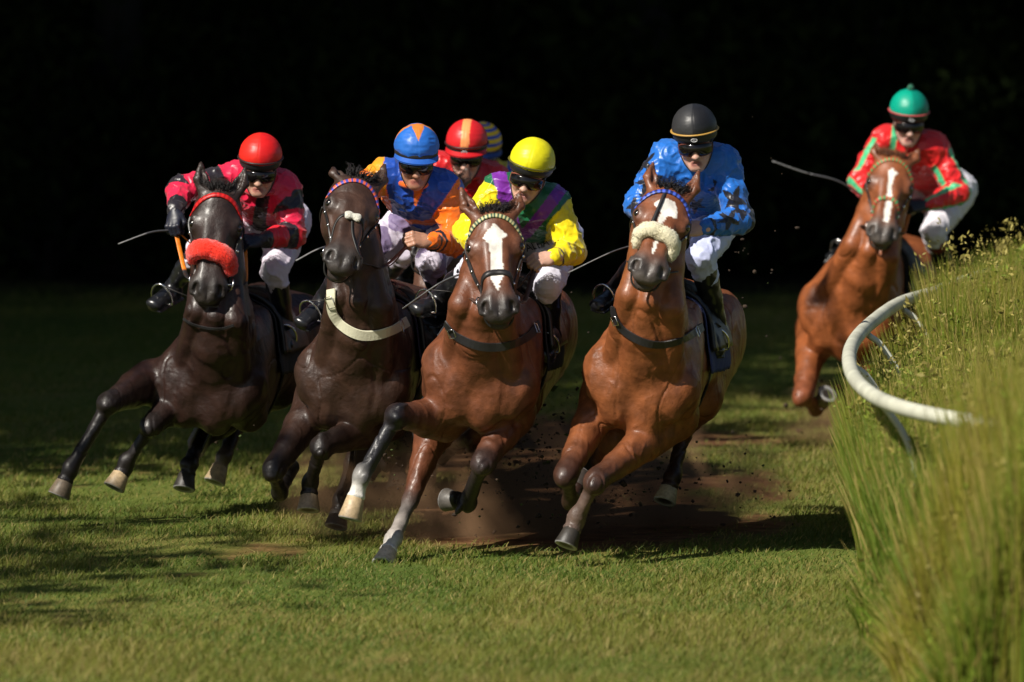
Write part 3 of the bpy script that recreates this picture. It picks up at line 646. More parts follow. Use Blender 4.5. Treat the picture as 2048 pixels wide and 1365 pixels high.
    for i in range(nz_):
        for j in range(nx):
            th = math.radians(-66+132*j/(nx-1)); e = abs(2*j/(nx-1)-1); hh = .034*(1-.45*e**3); v = (i/(nz_-1)*2-1)
            notch = .020*math.exp(-((j-(nx-1)/2)/1.9)**2)*(1 if v < 0 else 0)*-v; bulge = .014*(1-v*v)
            V.append(P(math.sin(th)*(.092), .018+math.cos(th)*(.084)+bulge*math.cos(th), -.014+v*hh+notch-.004*e))
    F = [(i*nx+j, i*nx+j+1, (i+1)*nx+j+1, (i+1)*nx+j) for i in range(nz_-1) for j in range(nx-1)]
    V = np.array(V); nV = len(V); cb = P(0, 0, 0); V2 = V+(cb-V)*.10
    rim = [i for i in range(nx)]+[i*nx+nx-1 for i in range(1, nz_)]+[(nz_-1)*nx+j for j in range(nx-2, -1, -1)]+[i*nx for i in range(nz_-2, 0, -1)]
    F2 = F+[tuple(x+nV for x in reversed(f)) for f in F]+[(rim[(a+1) % len(rim)], rim[a], rim[a]+nV, rim[(a+1) % len(rim)]+nV) for a in range(len(rim))]
    go = mesh("goggles", np.vstack([V, V2]), F2, M['lens'], root)
    mb = MB(); mb.tube([V[a]+(cb-V[a])*.03 for a in rim]+[V[rim[0]]+(cb-V[rim[0]])*.03], .0042*k, 6, J.get('gog', (.10, .03, .02)), caps=False); mb.build("goggle_frame", M['plain'], go)
    mb = MB(); mb.tube([P(math.sin(t)*.086, -.012+math.cos(t)*.105, -.002+.012*(1-abs(math.cos(t)))) for t in np.linspace(math.radians(62), math.radians(298), 30)], .0065, 6, (.02, .02, .02), .4, U); mb.build("goggle_strap", M['plain'], root)
    mb = MB(); 
    for q in (-1, 1): mb.tube(spline([P(q*.088, .01, -.0), P(q*.078, .025, -.06), P(q*.045, .055, -.122), P(0, .066, -.137)], 6), .006, 6, (.012, .012, .012), .5)
    mb.build("chin_harness", M['plain'], root)
    if J.get('collar'):
        mb = MB(); mb.tube([P(math.sin(t)*.070, -.025+math.cos(t)*.082, -.128+.010*math.cos(t)) for t in np.linspace(0, 2*math.pi, 33)], .016, 8, J['collar'], 1.0, caps=False); mb.build("collar", M['silk'], root)
    if J.get('cuff') is not None:
        for i in (0, 1):
            for tq in J['cuff']:
                d = nz(wr[i]-el[i]); c0 = el[i]+(wr[i]-el[i])*tq; r0 = (.052-.016*max(0, (tq-.7)/.3))*k
                mb = MB(); mb.lathe(c0-d*.008, d, sx, [(0, r0), (.002, r0+.003), (.016, r0+.002), (.018, r0-.001)], 20, (.012, .012, .014)); mb.build("cuff_band", M['cloth'], root)
    return dict(J=J, root=root, P=P, fists=fists, wr=wr, an=an, toe=toe, ch=ch, sx=sx, back=back, upv=upv, hips=hips, kn=kn, hd=hd, bb=bb, U=U, N=N, Rr=Rr, k=k)

def star(x, y, r):
    a = np.arctan2(x, y); d = np.hypot(x, y); q = np.abs(((a/(2*math.pi)*5) % 1)-.5)*2          # 1 at a tip
    return d < r*(.40+.60*np.clip(q, 0, 1)**1.6)
# ------------------------------------------------------------------ who is where
VOX = .008
DUST = True
TAN = (.42, .31, .18)
HORSES = dict(
 red=dict(D=42.0, coat=(.024, .0105, .0075), headcol=(.026, .015, .0125), chest=(408, 775), yaw=11, roll=15, label="dark brown racehorse with a red sheepskin noseband, outermost on the bend",
  poll=(440, 372, -.02), muzzle=(414, 592, -.26), htilt=-.12, neckmid=(445, 630, .02), headw=1.12, ears=((-.03, -.14, .02), (.035, -.14, .02)), blow=(-.2, .4, .3),
  fore=(((217, 808, -.22), (140, 940, -.32), (118, 990, -.34), (300, 762, .28), {'hoof': (.16, .12, .08)}), ((302, 852, -.02), (252, 930, .05), (232, 968, .02), (365, 795, .30), {'hoof': TAN})),
  hind=(((440, 830, .85), (396, 890, .72), (378, 930, .48), (370, 968, .44), {}), ((560, 770, 1.0), (474, 850, 1.12), (448, 915, .92), (430, 962, .88), {'hoof': TAN, 'pas': (.3, .22, .15)}))),
 orange=dict(D=40.7, coat=(.038, .018, .0115), headcol=(.050, .025, .017), muzcol=(.045, .038, .035), chest=(692, 775), yaw=9, roll=14, label="dark bay racehorse with a pale fleece pad on its nose and a cream breast strap",
  poll=(722, 352, -.02), muzzle=(686, 526, -.42), htilt=-.20, hyaw=.22, neckmid=(728, 600, .02), headw=1.22, ears=((-.045, -.10, -.05), (.025, -.17, .0)), blow=(.25, .3, .2),
  fore=(((548, 940, -.08), (560, 985, .12), (578, 928, .30), None, {}), ((642, 895, -.10), (620, 968, .10), (617, 1015, .06), None, {'hoof': (.30, .22, .14)})),
  hind=(((735, 860, .9), (706, 925, .8), (682, 1000, .55), (672, 1052, .50), {}), ((820, 850, 1.0), (775, 920, 1.35), (765, 900, 1.6), (745, 930, 1.7), {}))),
 yellow=dict(D=39.8, coat=(.135, .044, .019), headcol=(.125, .044, .021), chest=(952, 765), yaw=6, roll=17, label="bay racehorse with a long white blaze and white pasterns, nearest the camera",
  poll=(986, 416, .02), muzzle=(998, 624, -.32), htilt=.04, neckmid=(970, 620, .04), headw=1.20, ears=((-.055, -.15, .02), (.045, -.13, .0)), blow=(.2, .3, .25),
  marks=[[(0, .100), (.022, .125), (.055, .165), (.032, .19), (.025, .30), (.026, .36), (.032, .395), (.012, .43), (.004, .485), (-.006, .47), (-.026, .41), (-.022, .34), (-.022, .22), (-.050, .175), (-.022, .13)]],
  fore=(((792, 832, -.08), (722, 955, -.16), (698, 1045, -.20), (893, 838, .30), {'knee': (.010, .010, .013), 'can': (.018, .017, .02), 'pas': WHT, 'hoof': TAN}),
        ((966, 928, -.02), (936, 1005, .24), (892, 1000, .34), None, {'knee': (.03, .02, .018), 'hoof': (.09, .08, .07)})),
  hind=(((872, 850, .60), (820, 1003, .36), (786, 1080, .08), (766, 1131, -.04), {'knee': (.02, .015, .014), 'can': (.25, .22, .20), 'pas': WHT, 'hoof': (.5, .42, .32)}),
        ((1040, 800, 1.0), (945, 880, 1.4), (910, 885, 1.7), (885, 905, 1.75), {}))),
 blue=dict(D=39.8, coat=(.195, .062, .021), headcol=(.165, .054, .023), points=(.030, .014, .010), muzcol=(.075, .062, .055), chest=(1272, 772), yaw=9, roll=16, label="bright bay racehorse with a cream sheepskin noseband and white star",
  poll=(1343, 374, -.05), muzzle=(1296, 545, -.42), htilt=-.28, neckmid=(1308, 600, .0), headw=1.30, ears=((-.03, -.15, .03), (.02, -.165, .04)), blow=(.3, .3, .15),
  marks=[[(-.035, .12), (-.01, .10), (.03, .105), (.050, .15), (.055, .20), (.02, .21), (.0, .26), (-.02, .27), (-.015, .2), (-.05, .15)], [(-.010, .40), (.006, .36), (.004, .45), (-.006, .49)]],
  fore=(((1132, 950, -.12), (1142, 1003, .10), (1160, 950, .28), None, {'hoof': (.05, .04, .035)}), ((1190, 965, -.25), (1152, 1040, -.20), (1134, 1086, -.24), None, {'can': (.10, .065, .05), 'pas': (.08, .055, .045)})),
  hind=(((1240, 880, .9), (1200, 920, 1.1), (1175, 895, 1.3), (1165, 925, 1.35), {}), ((1402, 795, .9), (1366, 870, 1.15), (1345, 955, 1.0), (1331, 998, .95), {'hoof': (.4, .33, .22)}))),
 green=dict(D=46.6, coat=(.245, .072, .022), headcol=(.21, .065, .024), muzcol=(.10, .085, .075), chest=(1684, 640), yaw=12, roll=18, label="chestnut racehorse with a white star and strip, last and alone on the right",
  poll=(1790, 308, -.04), muzzle=(1764, 472, -.36), htilt=-.12, neckmid=(1748, 500, .02), headw=1.18, ears=((-.04, -.12, -.02), (.05, -.12, -.02)), hair=(.10, .035, .014), blow=(-.2, .3, .2),
  marks=[[(-.02, .14), (0, .115), (.012, .135), (.035, .14), (.014, .17), (.008, .24), (.022, .32), (.026, .42), (.020, .50), (-.006, .50), (-.010, .42), (-.008, .32), (-.012, .22), (-.02, .17)]],
  fore=(((1606, 792, -.06), (1632, 818, .14), (1655, 789, .05), None, {'knee': (.20, .06, .025), 'can': (.17, .055, .025), 'pas': (.15, .05, .025), 'hoof': (.16, .12, .08)}),
        ((1716, 800, -.05), (1740, 850, .15), (1730, 885, .10), None, {'knee': (.20, .06, .025), 'can': (.17, .055, .025), 'pas': (.15, .05, .025)})),
  hind=(((1760, 740, .95), (1685, 800, .9), (1690, 855, .70), (1690, 895, .66), {'knee': (.20, .06, .025), 'can': (.17, .055, .025)}), ((1850, 740, 1.1), (1800, 820, 1.4), (1790, 850, 1.6), (1780, 870, 1.6), {}))),
)
def moved(src, dx, dy, D, **k):
    s = dict(src); q = src['D']/D; c = src['chest']; t = lambda p: None if p is None else (c[0]+dx+(p[0]-c[0])*q, c[1]+dy+(p[1]-c[1])*q)+tuple(p[2:])
    s['D'] = D
    for a in ('poll', 'muzzle', 'neckmid', 'chest'): s[a] = t(s[a])
    for a in ('fore', 'hind'): s[a] = tuple(tuple(t(p) if i < (3 if a == 'fore' else 4) or (p is not None and not isinstance(p, dict)) else p for i, p in enumerate(lg)) for lg in s[a])
    s.update(k); return s
HORSES['crimson'] = moved(HORSES['orange'], 172, -28, 43.6, label="brown racehorse hidden behind the bay with the white blaze", coat=(.10, .045, .028), headcol=(.09, .04, .025))
HORSES['striped'] = moved(HORSES['orange'], 240, -50, 46.4, label="dark racehorse at the back of the bunch, under the blue and yellow rider", coat=(.05, .03, .022), headcol=(.05, .03, .02))

RED, GRN, NAVY = (.60, .012, .012), (.0, .22, .10), (.01, .05, .35)
TACK = dict(
 red=dict(brow=[RED, (.35, .005, .005)], nose='fleece', ncol=(.85, .030, .012), nl=.36, na=.07, nr=1.18, nt=84, ntl=.03, breast=[(357, 572), (355, 605), (370, 638), (405, 653), (440, 657), (468, 650)], bw=.014),
 orange=dict(brow=[(.7, .12, .05), (.05, .06, .35)], pad=1, breast=[(664, 580), (666, 625), (690, 655), (725, 671), (770, 665), (812, 645)], bw=.055, bcol=(.60, .58, .42), cloth=(.03, .025, .05)),
 yellow=dict(brow=[(.55, .5, .25), (.03, .08, .05)], browf=.7, nose=[(.014, .012, .012)], nl=.375, na=.09, nw=.030, breast=[(892, 582), (887, 625), (906, 665), (950, 690), (1000, 694), (1050, 676), (1076, 650)], bw=.045, cloth=(.02, .02, .025)),
 blue=dict(brow=[(.06, .12, .60), (.01, .02, .12)], nose='fleece', ncol=(.72, .66, .46), nl=.335, na=.08, nr=1.0, nt=84, ntl=.02, facestrap=1, breast=[(1227, 585), (1233, 640), (1268, 675), (1312, 689), (1360, 680), (1402, 655), (1428, 625)], bw=.042, cloth=(.03, .04, .12)),
 green=dict(brow=[RED, (.05, .30, .10), (.05, .30, .10)], browf=.8, nose=[(.05, .32, .12), (.5, .04, .03)], nl=.33, na=.13, cloth=(.012, .014, .02)),
 crimson=dict(brow=[(.3, .3, .3)], nose=[(.02, .02, .02)], nl=.37), striped=dict(brow=[(.3, .3, .3)], nose=[(.02, .02, .02)], nl=.37),
)

# silks, each painted in the garment's own coordinates
def full(V, c): return np.tile(A(*c), (len(V), 1))
PINK, INK = (.70, .012, .060), (.014, .010, .016)
def paint_red(V, arm, T, AR, ANG, ta, tb, tu, P, ax, k):
    C = full(V, PINK); front = (~arm) & (np.abs(ta-.02) < .035) & (tu < .02); C[front] = INK
    C[(~arm) & (tb > .24) & (tb < .27)] = INK
    r = arm & (AR == 1); C[r & (T > .12) & (T < .52)] = INK; C[r & (T > 1.12) & (T < 1.38)] = INK; C[r & (T > 1.80)] = INK
    l = arm & (AR == 0); C[l & (T > .28) & (T < .55)] = INK; C[l & (T > .95) & (T < 1.15)] = INK; C[l & (T > 1.62)] = INK
    C[r & (T > .9) & (T < 1.8)] = np.where(C[r & (T > .9) & (T < 1.8)] == A(*INK), A(*INK), A(.62, .006, .02)); return C
ORG, BLU = (.85, .16, .005), (.010, .065, .40)
def paint_orange(V, arm, T, AR, ANG, ta, tb, tu, P, ax, k):
    C = full(V, ORG); z = -tu*.6-tb*.0
    t_ = ~arm; C[t_ & (np.abs(ta) < .175-tb*.42) & (tb < .20)] = BLU; C[t_ & (tb > .235) & (tb < .285)] = BLU; C[(T >= 0) & (T < .10) & arm] = BLU
    C[t_ & (np.abs(ta) < .030-tb*.2) & (tb < .12)] = ORG
    C[arm & (T > .78) & (T < 1.08)] = (.02, .12, .50); C[arm & (((T > 1.66) & (T < 1.73)) | ((T > 1.80) & (T < 1.87)))] = INK
    C[arm & (AR == 0) & (T < .35)] = (.80, .30, .01); return C
YEL, PUR, DGR = (.82, .66, .004), (.17, .018, .30), (.008, .12, .045)
def paint_yellow(V, arm, T, AR, ANG, ta, tb, tu, P, ax, k):
    C = full(V, DGR); v = np.abs(ta)+tb*.50; C[(v > .085) & (v < .160)] = PUR
    C[(v > .205) & (np.abs(ta) > .13)] = YEL; C[arm & (T > .08)] = YEL
    C[arm & (T > 1.80) & (T < 1.87)] = INK; return C
SKY = (.012, .135, .52)
def paint_blue(V, arm, T, AR, ANG, ta, tb, tu, P, ax, k):
    C = full(V, SKY)
    for (a, t0, an0) in ((1, .72, .0), (1, 1.10, .9), (1, 1.50, .3), (1, .95, -1.6), (0, .62, .2), (0, .98, -.5), (0, 1.4, .5), (0, .3, 1.4)):
        m = arm & (AR == a); x = (((ANG-an0+math.pi) % (2*math.pi))-math.pi)*.075; y = (T-t0)*.27; C[m & star(x, y, .078)] = (.008, .008, .015)
    for (x0, y0) in ((.02, .24), (.12, .14)): C[(~arm) & star(ta-x0, tb-y0, .055)] = (.008, .012, .03)
    C[arm & (T > 1.80) & (T < 1.90)] = INK; return C
CRD, MINT = (.62, .010, .012), (.06, .45, .20)
def paint_green(V, arm, T, AR, ANG, ta, tb, tu, P, ax, k):
    C = full(V, CRD); s = np.abs(((ANG+.2) % (2*math.pi/3))-math.pi/3) < .30; C[arm & s & (T > .12)] = MINT; C[(~arm) & (np.abs(ta+.135) < .018)] = MINT; return C
def paint_crimson(V, arm, T, AR, ANG, ta, tb, tu, P, ax, k):
    C = full(V, (.55, .010, .014)); C[arm & (T > .5) & (T < .8)] = (.8, .35, .05); return C
def paint_striped(V, arm, T, AR, ANG, ta, tb, tu, P, ax, k):
    C = full(V, (.75, .52, .01)); C[(np.floor((ta+1)*9) % 2 == 0) & ~arm] = (.03, .08, .40); C[arm & (np.floor(T*4) % 2 == 0)] = (.03, .08, .40); return C
def cap_plain(c, c2=None):
    c2 = c2 or tuple(x*.86 for x in c)
    return lambda ph, th: c if (math.cos(th) < .03) else c2
def cap_orange(ph, th):
    f = (th-math.pi/2); f = (f+math.pi) % (2*math.pi)-math.pi
    w_ = .42*max(0, 1-ph/1.02)/max(.05, ph)*1.0
    return (.60, .19, .03) if abs(f) < w_*1.1 or abs(abs(f)-1.75) < .35*(1.6-ph) else (.02, .13, .50)
def cap_crimson(ph, th):
    x = math.sin(ph)*math.cos(th); return (.85, .30, .10) if abs(x-.02) < .20 else (.60, .015, .02)
def cap_striped(ph, th): return (.75, .50, .01) if int(ph*5.2) % 2 == 0 else (.02, .07, .42)

JOCKEYS = dict(
 red=dict(D=42.0, label="jockey in pink and black silks with a red cap", head=(520, 338, .28), roll=3, pitch=16, yaw=-4, shl=(470, 356, .42), shr=(570, 376, .42), ell=(362, 378, .30), elr=(586, 470, .36), wrl=(350, 424, .12), wrr=(522, 480, .16),
  hip=(540, 440, .98), knl=(402, 500, .62), knr=(548, 540, .52), anl=(346, 572, .82), tol=(312, 604, .66), anr=(572, 648, .82), tor=(570, 684, .66), glove=[(.012, .013, .025), (.012, .013, .025)], hfw=[(-.1, -.5, -.8), (-.8, -.5, -.1)], hnr=[(-.4, -.7, .5), (.1, -.8, .6)], hth=[(.8, -.3, .2), (0, .1, 1)],
  cap=lambda ph, th: (.66, .020, .012) if math.cos(th) < .05 else (.60, .010, .010), band=(.02, .012, .012), paint=paint_red, skin=(.58, .34, .24), brcol=(.66, .60, .70), glovecol=1, collar=(.5, .01, .03)),  # sunlit left half of the cap painted lighter than the right
 orange=dict(D=40.7, label="jockey in orange and blue satin silks with a blue peaked cap", head=(832, 322, .30), roll=2, pitch=14, yaw=4, shl=(772, 350, .42), shr=(892, 378, .42), ell=(690, 398, .34), elr=(912, 484, .36), wrl=(700, 455, .12), wrr=(858, 484, .10),
  hip=(872, 440, 1.0), knl=(700, 530, .62), knr=(862, 522, .52), anl=(646, 598, .84), tol=(608, 640, .68), anr=(892, 640, .86), tor=(885, 690, .72), cap=cap_orange, peak=(.02, .10, .42), paint=paint_orange, skin=(.40, .20, .125), brcol=(.66, .60, .72), collar=(.75, .12, .005),
  hfw=[(.5, -.6, -.5), (-.9, -.4, .15)], hnr=[(-.3, -.8, .6), (.0, -.8, .55)], hth=[(.5, 0, .8), (-.1, .1, 1)], patch=(.22, .17, .30), capw=1.6, puff=1.03),
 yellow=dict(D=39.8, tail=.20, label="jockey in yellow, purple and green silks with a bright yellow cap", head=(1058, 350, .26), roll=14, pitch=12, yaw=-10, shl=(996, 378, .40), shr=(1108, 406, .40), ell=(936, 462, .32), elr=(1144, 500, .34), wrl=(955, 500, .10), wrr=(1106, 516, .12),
  hip=(1080, 470, .95), knl=(950, 535, .60), knr=(1096, 572, .50), anl=(876, 594, .84), tol=(838, 614, .68), anr=(1102, 664, .84), tor=(1092, 704, .68), cap=lambda ph, th: (.72, .66, .01) if math.cos(th) < .08 else (.66, .60, .008), band=(.10, .09, .01), paint=paint_yellow, mouth=1.2,  # cap colour carries the light: brighter yellow left of the seam
  hfw=[(.5, -.6, -.5), (-.9, -.5, -.15)], hnr=[(-.3, -.8, .6), (.0, -.75, .6)], hth=[(.5, 0, .8), (-.1, .1, 1)], brcol=(.62, .60, .70), cuff=None, bandsatin=0, gog=(.25, .07, .04)),
 blue=dict(D=39.8, label="jockey in blue silks with black stars and a black cap", head=(1391, 284, .30), roll=-4, pitch=14, yaw=-3, shl=(1330, 315, .42), shr=(1448, 325, .42), ell=(1278, 410, .34), elr=(1478, 440, .34), wrl=(1296, 450, .10), wrr=(1406, 456, .10),
  hip=(1402, 425, .98), knl=(1296, 510, .60), knr=(1402, 515, .50), anl=(1228, 578, .82), tol=(1198, 606, .66), anr=(1438, 656, .82), tor=(1432, 696, .66), cap=lambda ph, th: (.030, .030, .032) if math.cos(th) < -.05 else (.012, .012, .014), band=(.42, .24, .05), paint=paint_blue, badge=1, skin=(.62, .36, .27), mouth=2.0,  # black cap; the grey left half is sunlight put into its colour
  hfw=[(.5, -.6, -.5), (-.9, -.4, -.1)], hnr=[(-.3, -.8, .6), (.0, -.8, .55)], hth=[(.5, 0, .8), (-.1, .1, 1)], brcol=(.50, .54, .78), gog=(.12, .03, .02)),
 green=dict(D=46.6, label="jockey in red silks with green stripes and a green bobble cap", head=(1817, 243, .30), roll=2, pitch=14, yaw=5, shl=(1768, 280, .42), shr=(1868, 296, .42), ell=(1722, 362, .34), elr=(1916, 386, .34), wrl=(1742, 392, .10), wrr=(1850, 410, .12),
  hip=(1880, 380, 1.0), knl=(1740, 440, .62), knr=(1866, 462, .50), anl=(1700, 485, .84), tol=(1668, 512, .68), anr=(1896, 565, .84), tor=(1892, 604, .68), cap=lambda ph, th: (.0, .30, .20) if math.cos(th) < .05 else (.0, .20, .14), band=(.45, .06, .07), bobble=(.01, .16, .09), paint=paint_green, badge=1,  # green cap with a lit left half and shaded right half painted in
  glove=[(.015, .015, .018), (.015, .015, .018)], hfw=[(.5, -.6, -.5), (-.9, -.4, -.1)], hnr=[(-.3, -.8, .6), (.0, -.8, .55)], hth=[(.5, 0, .8), (-.1, .1, 1)], skin=(.60, .36, .29), brcol=(.66, .64, .70), boottop=(.16, .02, .015), mouth=2.2),
)
def jmoved(src, dx, dy, D, **k):
    s = dict(src); q = src['D']/D; c = src['head']
    for a in ('head', 'shl', 'shr', 'ell', 'elr', 'wrl', 'wrr', 'hip', 'knl', 'knr', 'anl', 'anr', 'tol', 'tor'): p = s[a]; s[a] = (c[0]+dx+(p[0]-c[0])*q, c[1]+dy+(p[1]-c[1])*q, p[2])
    s['D'] = D; s.update(k); return s
JOCKEYS['crimson'] = jmoved(JOCKEYS['orange'], 101, -14, 43.6, label="jockey in crimson silks with a red and orange cap, behind the orange rider", cap=cap_crimson, peak=(.5, .01, .015), paint=paint_crimson, badge=1, skin=(.62, .38, .30), collar=(.5, .01, .01), patch=None, band=(.03, .01, .01), res=1.15, yaw=-6, capw=.5, mouth=1.6)
JOCKEYS['striped'] = jmoved(JOCKEYS['orange'], 132, -12, 46.4, label="jockey with a blue and yellow striped cap at the back of the bunch", cap=cap_striped, peak=(.02, .05, .2), paint=paint_striped, patch=None, collar=None, res=1.3)

import time as _t; _t0 = _t.time()
GOT = {}
for key in HORSES:
    h = GOT[key] = horse(HORSES[key]); tack(h, TACK[key])
RID = {}
for key in JOCKEYS: RID[key] = jockey(JOCKEYS[key], GOT[key]['bvh'])
print("figures", _t.time()-_t0)

# reins, from each bit ring to the fists
REIN = dict(red=((.75, .20, .01), .4), orange=((.20, .055, .025), .35), yellow=((.07, .035, .025), 2), blue=((.02, .018, .018), 2), green=((.60, .17, .02), .5), crimson=((.02, .02, .02), 2), striped=((.02, .02, .02), 2))
for key, (rc, fr) in REIN.items():
    h, r = GOT[key], RID[key]
    for i in (0, 1):
        a, b = h['rings'][i], r['fists'][i]; sd = (-1, 1)[i]
        out = surf(h['bvh'], (a+b)/2+h['s']*sd*.8+A(0, -.3, 0), (a+b)/2+h['s']*-sd*.1, .02)[0]
        m = (a+b)/2-A(0, 0, .07)
        if out is not None and (out-m)@h['s']*sd > 0: m = m+h['s']*sd*((out-m)@h['s'])*sd*sd if sd > 0 else m-h['s']*abs((out-m)@h['s'])
        pts = spline([a, a*.7+m*.3+h['s']*sd*.02, m, b], 8); n_ = len(pts); mb = MB()
        cs = [A(*rc) if j > n_*(1-fr) or fr > 1 else A(.016, .014, .014) for j in range(n_)]
        mb.tube(pts, .013, 8, cs, .3, np.cross(h['f'], A(0, 0, 1))*0+A(0, 0, 1)); mb.build("rein", M['rubber'], h['root'])
    mb = MB(); a, b = r['fists']; mb.tube(spline([a, a*.6+b*.4-A(0, 0, .10), a*.4+b*.6-A(0, 0, .12), b], 6), .012, 8, rc, .3); mb.build("rein", M['rubber'], h['root'])

# whips
def whip(label, D, pts, r0=.0075, through=None):
    P = [W(x, y, D+d) for x, y, d in pts]
    if through is not None: i, p = through; off = p-P[i]; P = [q+off*A(0, 1, 0) for q in P]; P[i] = p
    root = empty("riding_whip", tuple(P[0]), label, "whip", "riding whips carried by the jockeys")
    S_ = spline(P, 8); n_ = len(S_); g = max(2, int(n_*.24))
    mb = MB(); mb.tube(S_[:g+1], [r0*1.9]+[r0*1.5]*(g-1)+[r0*1.5], 10, (.03, .03, .035)); mb.build("grip", M['rubber'], root)
    mb = MB(); mb.tube(S_[g:int(n_*.72)+1], r0*.75, 8, (.05, .05, .055)); mb.build("shaft", M['rubber'], root)
    mb = MB(); mb.tube(S_[int(n_*.70):], r0*1.35, 8, (.16, .16, .16), .4); mb.build("flap", M['rubber'], root)
whip("thin black whip held out to the left by the jockey in pink", 42.0, [(372, 440, .08), (346, 447, .06), (300, 466, .0), (236, 489, -.06)], through=(1, RID['red']['fists'][0]))
whip("black whip beside the muzzle of the horse with the cream breast strap", 40.7, [(715, 468, .18), (690, 478, .12), (645, 495, .06), (592, 521, .0)], through=(1, RID['orange']['fists'][0]))
whip("whip sloping down beside the jockey in yellow", 39.8, [(975, 478, .1), (955, 512, .12), (890, 560, .22), (806, 616, .30)], through=(1, RID['yellow']['fists'][0]))
whip("long thin whip left of the muzzle under the cream sheepskin", 39.8, [(1330, 455, .16), (1302, 470, .14), (1230, 500, .0), (1136, 544, -.05)], .005, through=(1, RID['blue']['fists'][0]))
whip("whip raised to the left by the jockey with the bobble cap", 46.6, [(1765, 382, .1), (1742, 378, .1), (1680, 364, .0), (1610, 345, .0), (1544, 322, .0)], through=(1, RID['green']['fists'][0]))

_who = {RID[k]['root'].name: k for k in RID}
for root, p, i in STIR:                                                          # stirrup leathers, from each iron to the saddle bar
    h = GOT[_who[root.name]]; q = (-1, 1)[i]; top, tn = surf(h['bvh'], h['L'](q*.5, -.18, .55), h['L'](0, -.18, .05), .05)
    mb = MB(); mb.tube([p, (p+top)/2+h['s']*q*.02, top], .013, 8, (.02, .017, .016), .25); mb.build("stirrup_leather", M['rubber'], h['root'])

# lettering on the thigh of the nearest jockey
tx = bpy.data.curves.new("lettering", 'FONT'); tx.body = "ALBA"; tx.size = .052; tx.extrude = .0008; tob = bpy.data.objects.new("lettering", tx); COL.objects.link(tob)
bpy.context.view_layer.update(); tm = bpy.data.meshes.new_from_object(tob.evaluated_get(bpy.context.evaluated_depsgraph_get())); bpy.data.objects.remove(tob)
bm_ = []; r_ = RID['yellow']; o_ = W(1054, 507, 40.5)-A(0, .9, 0); ex, ey = nz(A(.93, 0, .36)), nz(A(-.42, 0, .9))
for v in tm.vertices:
    p = o_+ex*v.co.x+ey*v.co.y*1.15; ht = r_['bb'].ray_cast(Vector(p), Vector((0, 1, 0))); bm_.append(np.array(ht[0])-A(0, .004-v.co.z*.5, 0) if ht[0] is not None else p+A(0, .7, 0))
mesh("lettering", bm_, [tuple(f.vertices) for f in tm.polygons], mat("lettering_ink", (.01, .01, .012), .6), r_['root'], smooth=False)
# ------------------------------------------------------------------ the setting: turf, wood, rail
def wx(px, Y): return (px-CX)/FPX*Y
def nodemat(name):
    m = bpy.data.materials.new(name); m.use_nodes = True; return m, m.node_tree.nodes, m.node_tree.links, m.node_tree.nodes["Principled BSDF"]
m_gr, n, l, b = nodemat("turf_soil"); b.inputs["Roughness"].default_value = .95; b.inputs["Specular IOR Level"].default_value = .1
tc = n.new("ShaderNodeTexCoord")
def noise(sc, det=4, vec=None, scale=None):
    t = n.new("ShaderNodeTexNoise"); t.inputs["Scale"].default_value = sc; t.inputs["Detail"].default_value = det
    mp = n.new("ShaderNodeMapping"); l.new(tc.outputs["Object"], mp.inputs[0]); l.new(mp.outputs[0], t.inputs[0])
    if scale: mp.inputs["Scale"].default_value = scale
    return t.outputs[0]
def ramp(src, stops):
    r = n.new("ShaderNodeValToRGB"); e = r.color_ramp.elements
    while len(e) < len(stops): e.new(.5)
    for i, (p, c) in enumerate(stops): e[i].position = p; e[i].color = (*c, 1)
    l.new(src, r.inputs[0]); return r.outputs[0]
def mixc(f, a, b_, mode='MIX'):
    x = n.new("ShaderNodeMix"); x.data_type = 'RGBA'; x.blend_type = mode
    if isinstance(f, float): x.inputs[0].default_value = f
    else: l.new(f, x.inputs[0])
    for s_, v in ((6, a), (7, b_)):
        if isinstance(v, tuple): x.inputs[s_].default_value = (*v, 1)
        else: l.new(v, x.inputs[s_])
    return x.outputs[2]
g1 = ramp(noise(.55, 3, scale=(1, .5, 1)), [(.35, (.07, .12, .016)), (.5, (.13, .16, .026)), (.66, (.20, .185, .045))])
g2 = mixc(noise(30, 3), g1, (.10, .085, .035)); g2 = mixc(.5, g1, g2)
at = n.new("ShaderNodeVertexColor"); at.layer_name = "col"; sp = n.new("ShaderNodeSeparateColor"); l.new(at.outputs[0], sp.inputs[0])
soil = ramp(noise(9, 6), [(.3, (.06, .029, .014)), (.55, (.14, .066, .030)), (.75, (.23, .125, .06))])
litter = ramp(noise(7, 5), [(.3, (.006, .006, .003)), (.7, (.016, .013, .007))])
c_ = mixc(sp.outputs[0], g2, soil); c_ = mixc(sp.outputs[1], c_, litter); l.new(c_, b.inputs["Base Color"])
bp = n.new("ShaderNodeBump"); bp.inputs["Strength"].default_value = .8; bp.inputs["Distance"].default_value = .03; l.new(noise(14, 5), bp.inputs["Height"]); l.new(bp.outputs[0], b.inputs["Normal"])

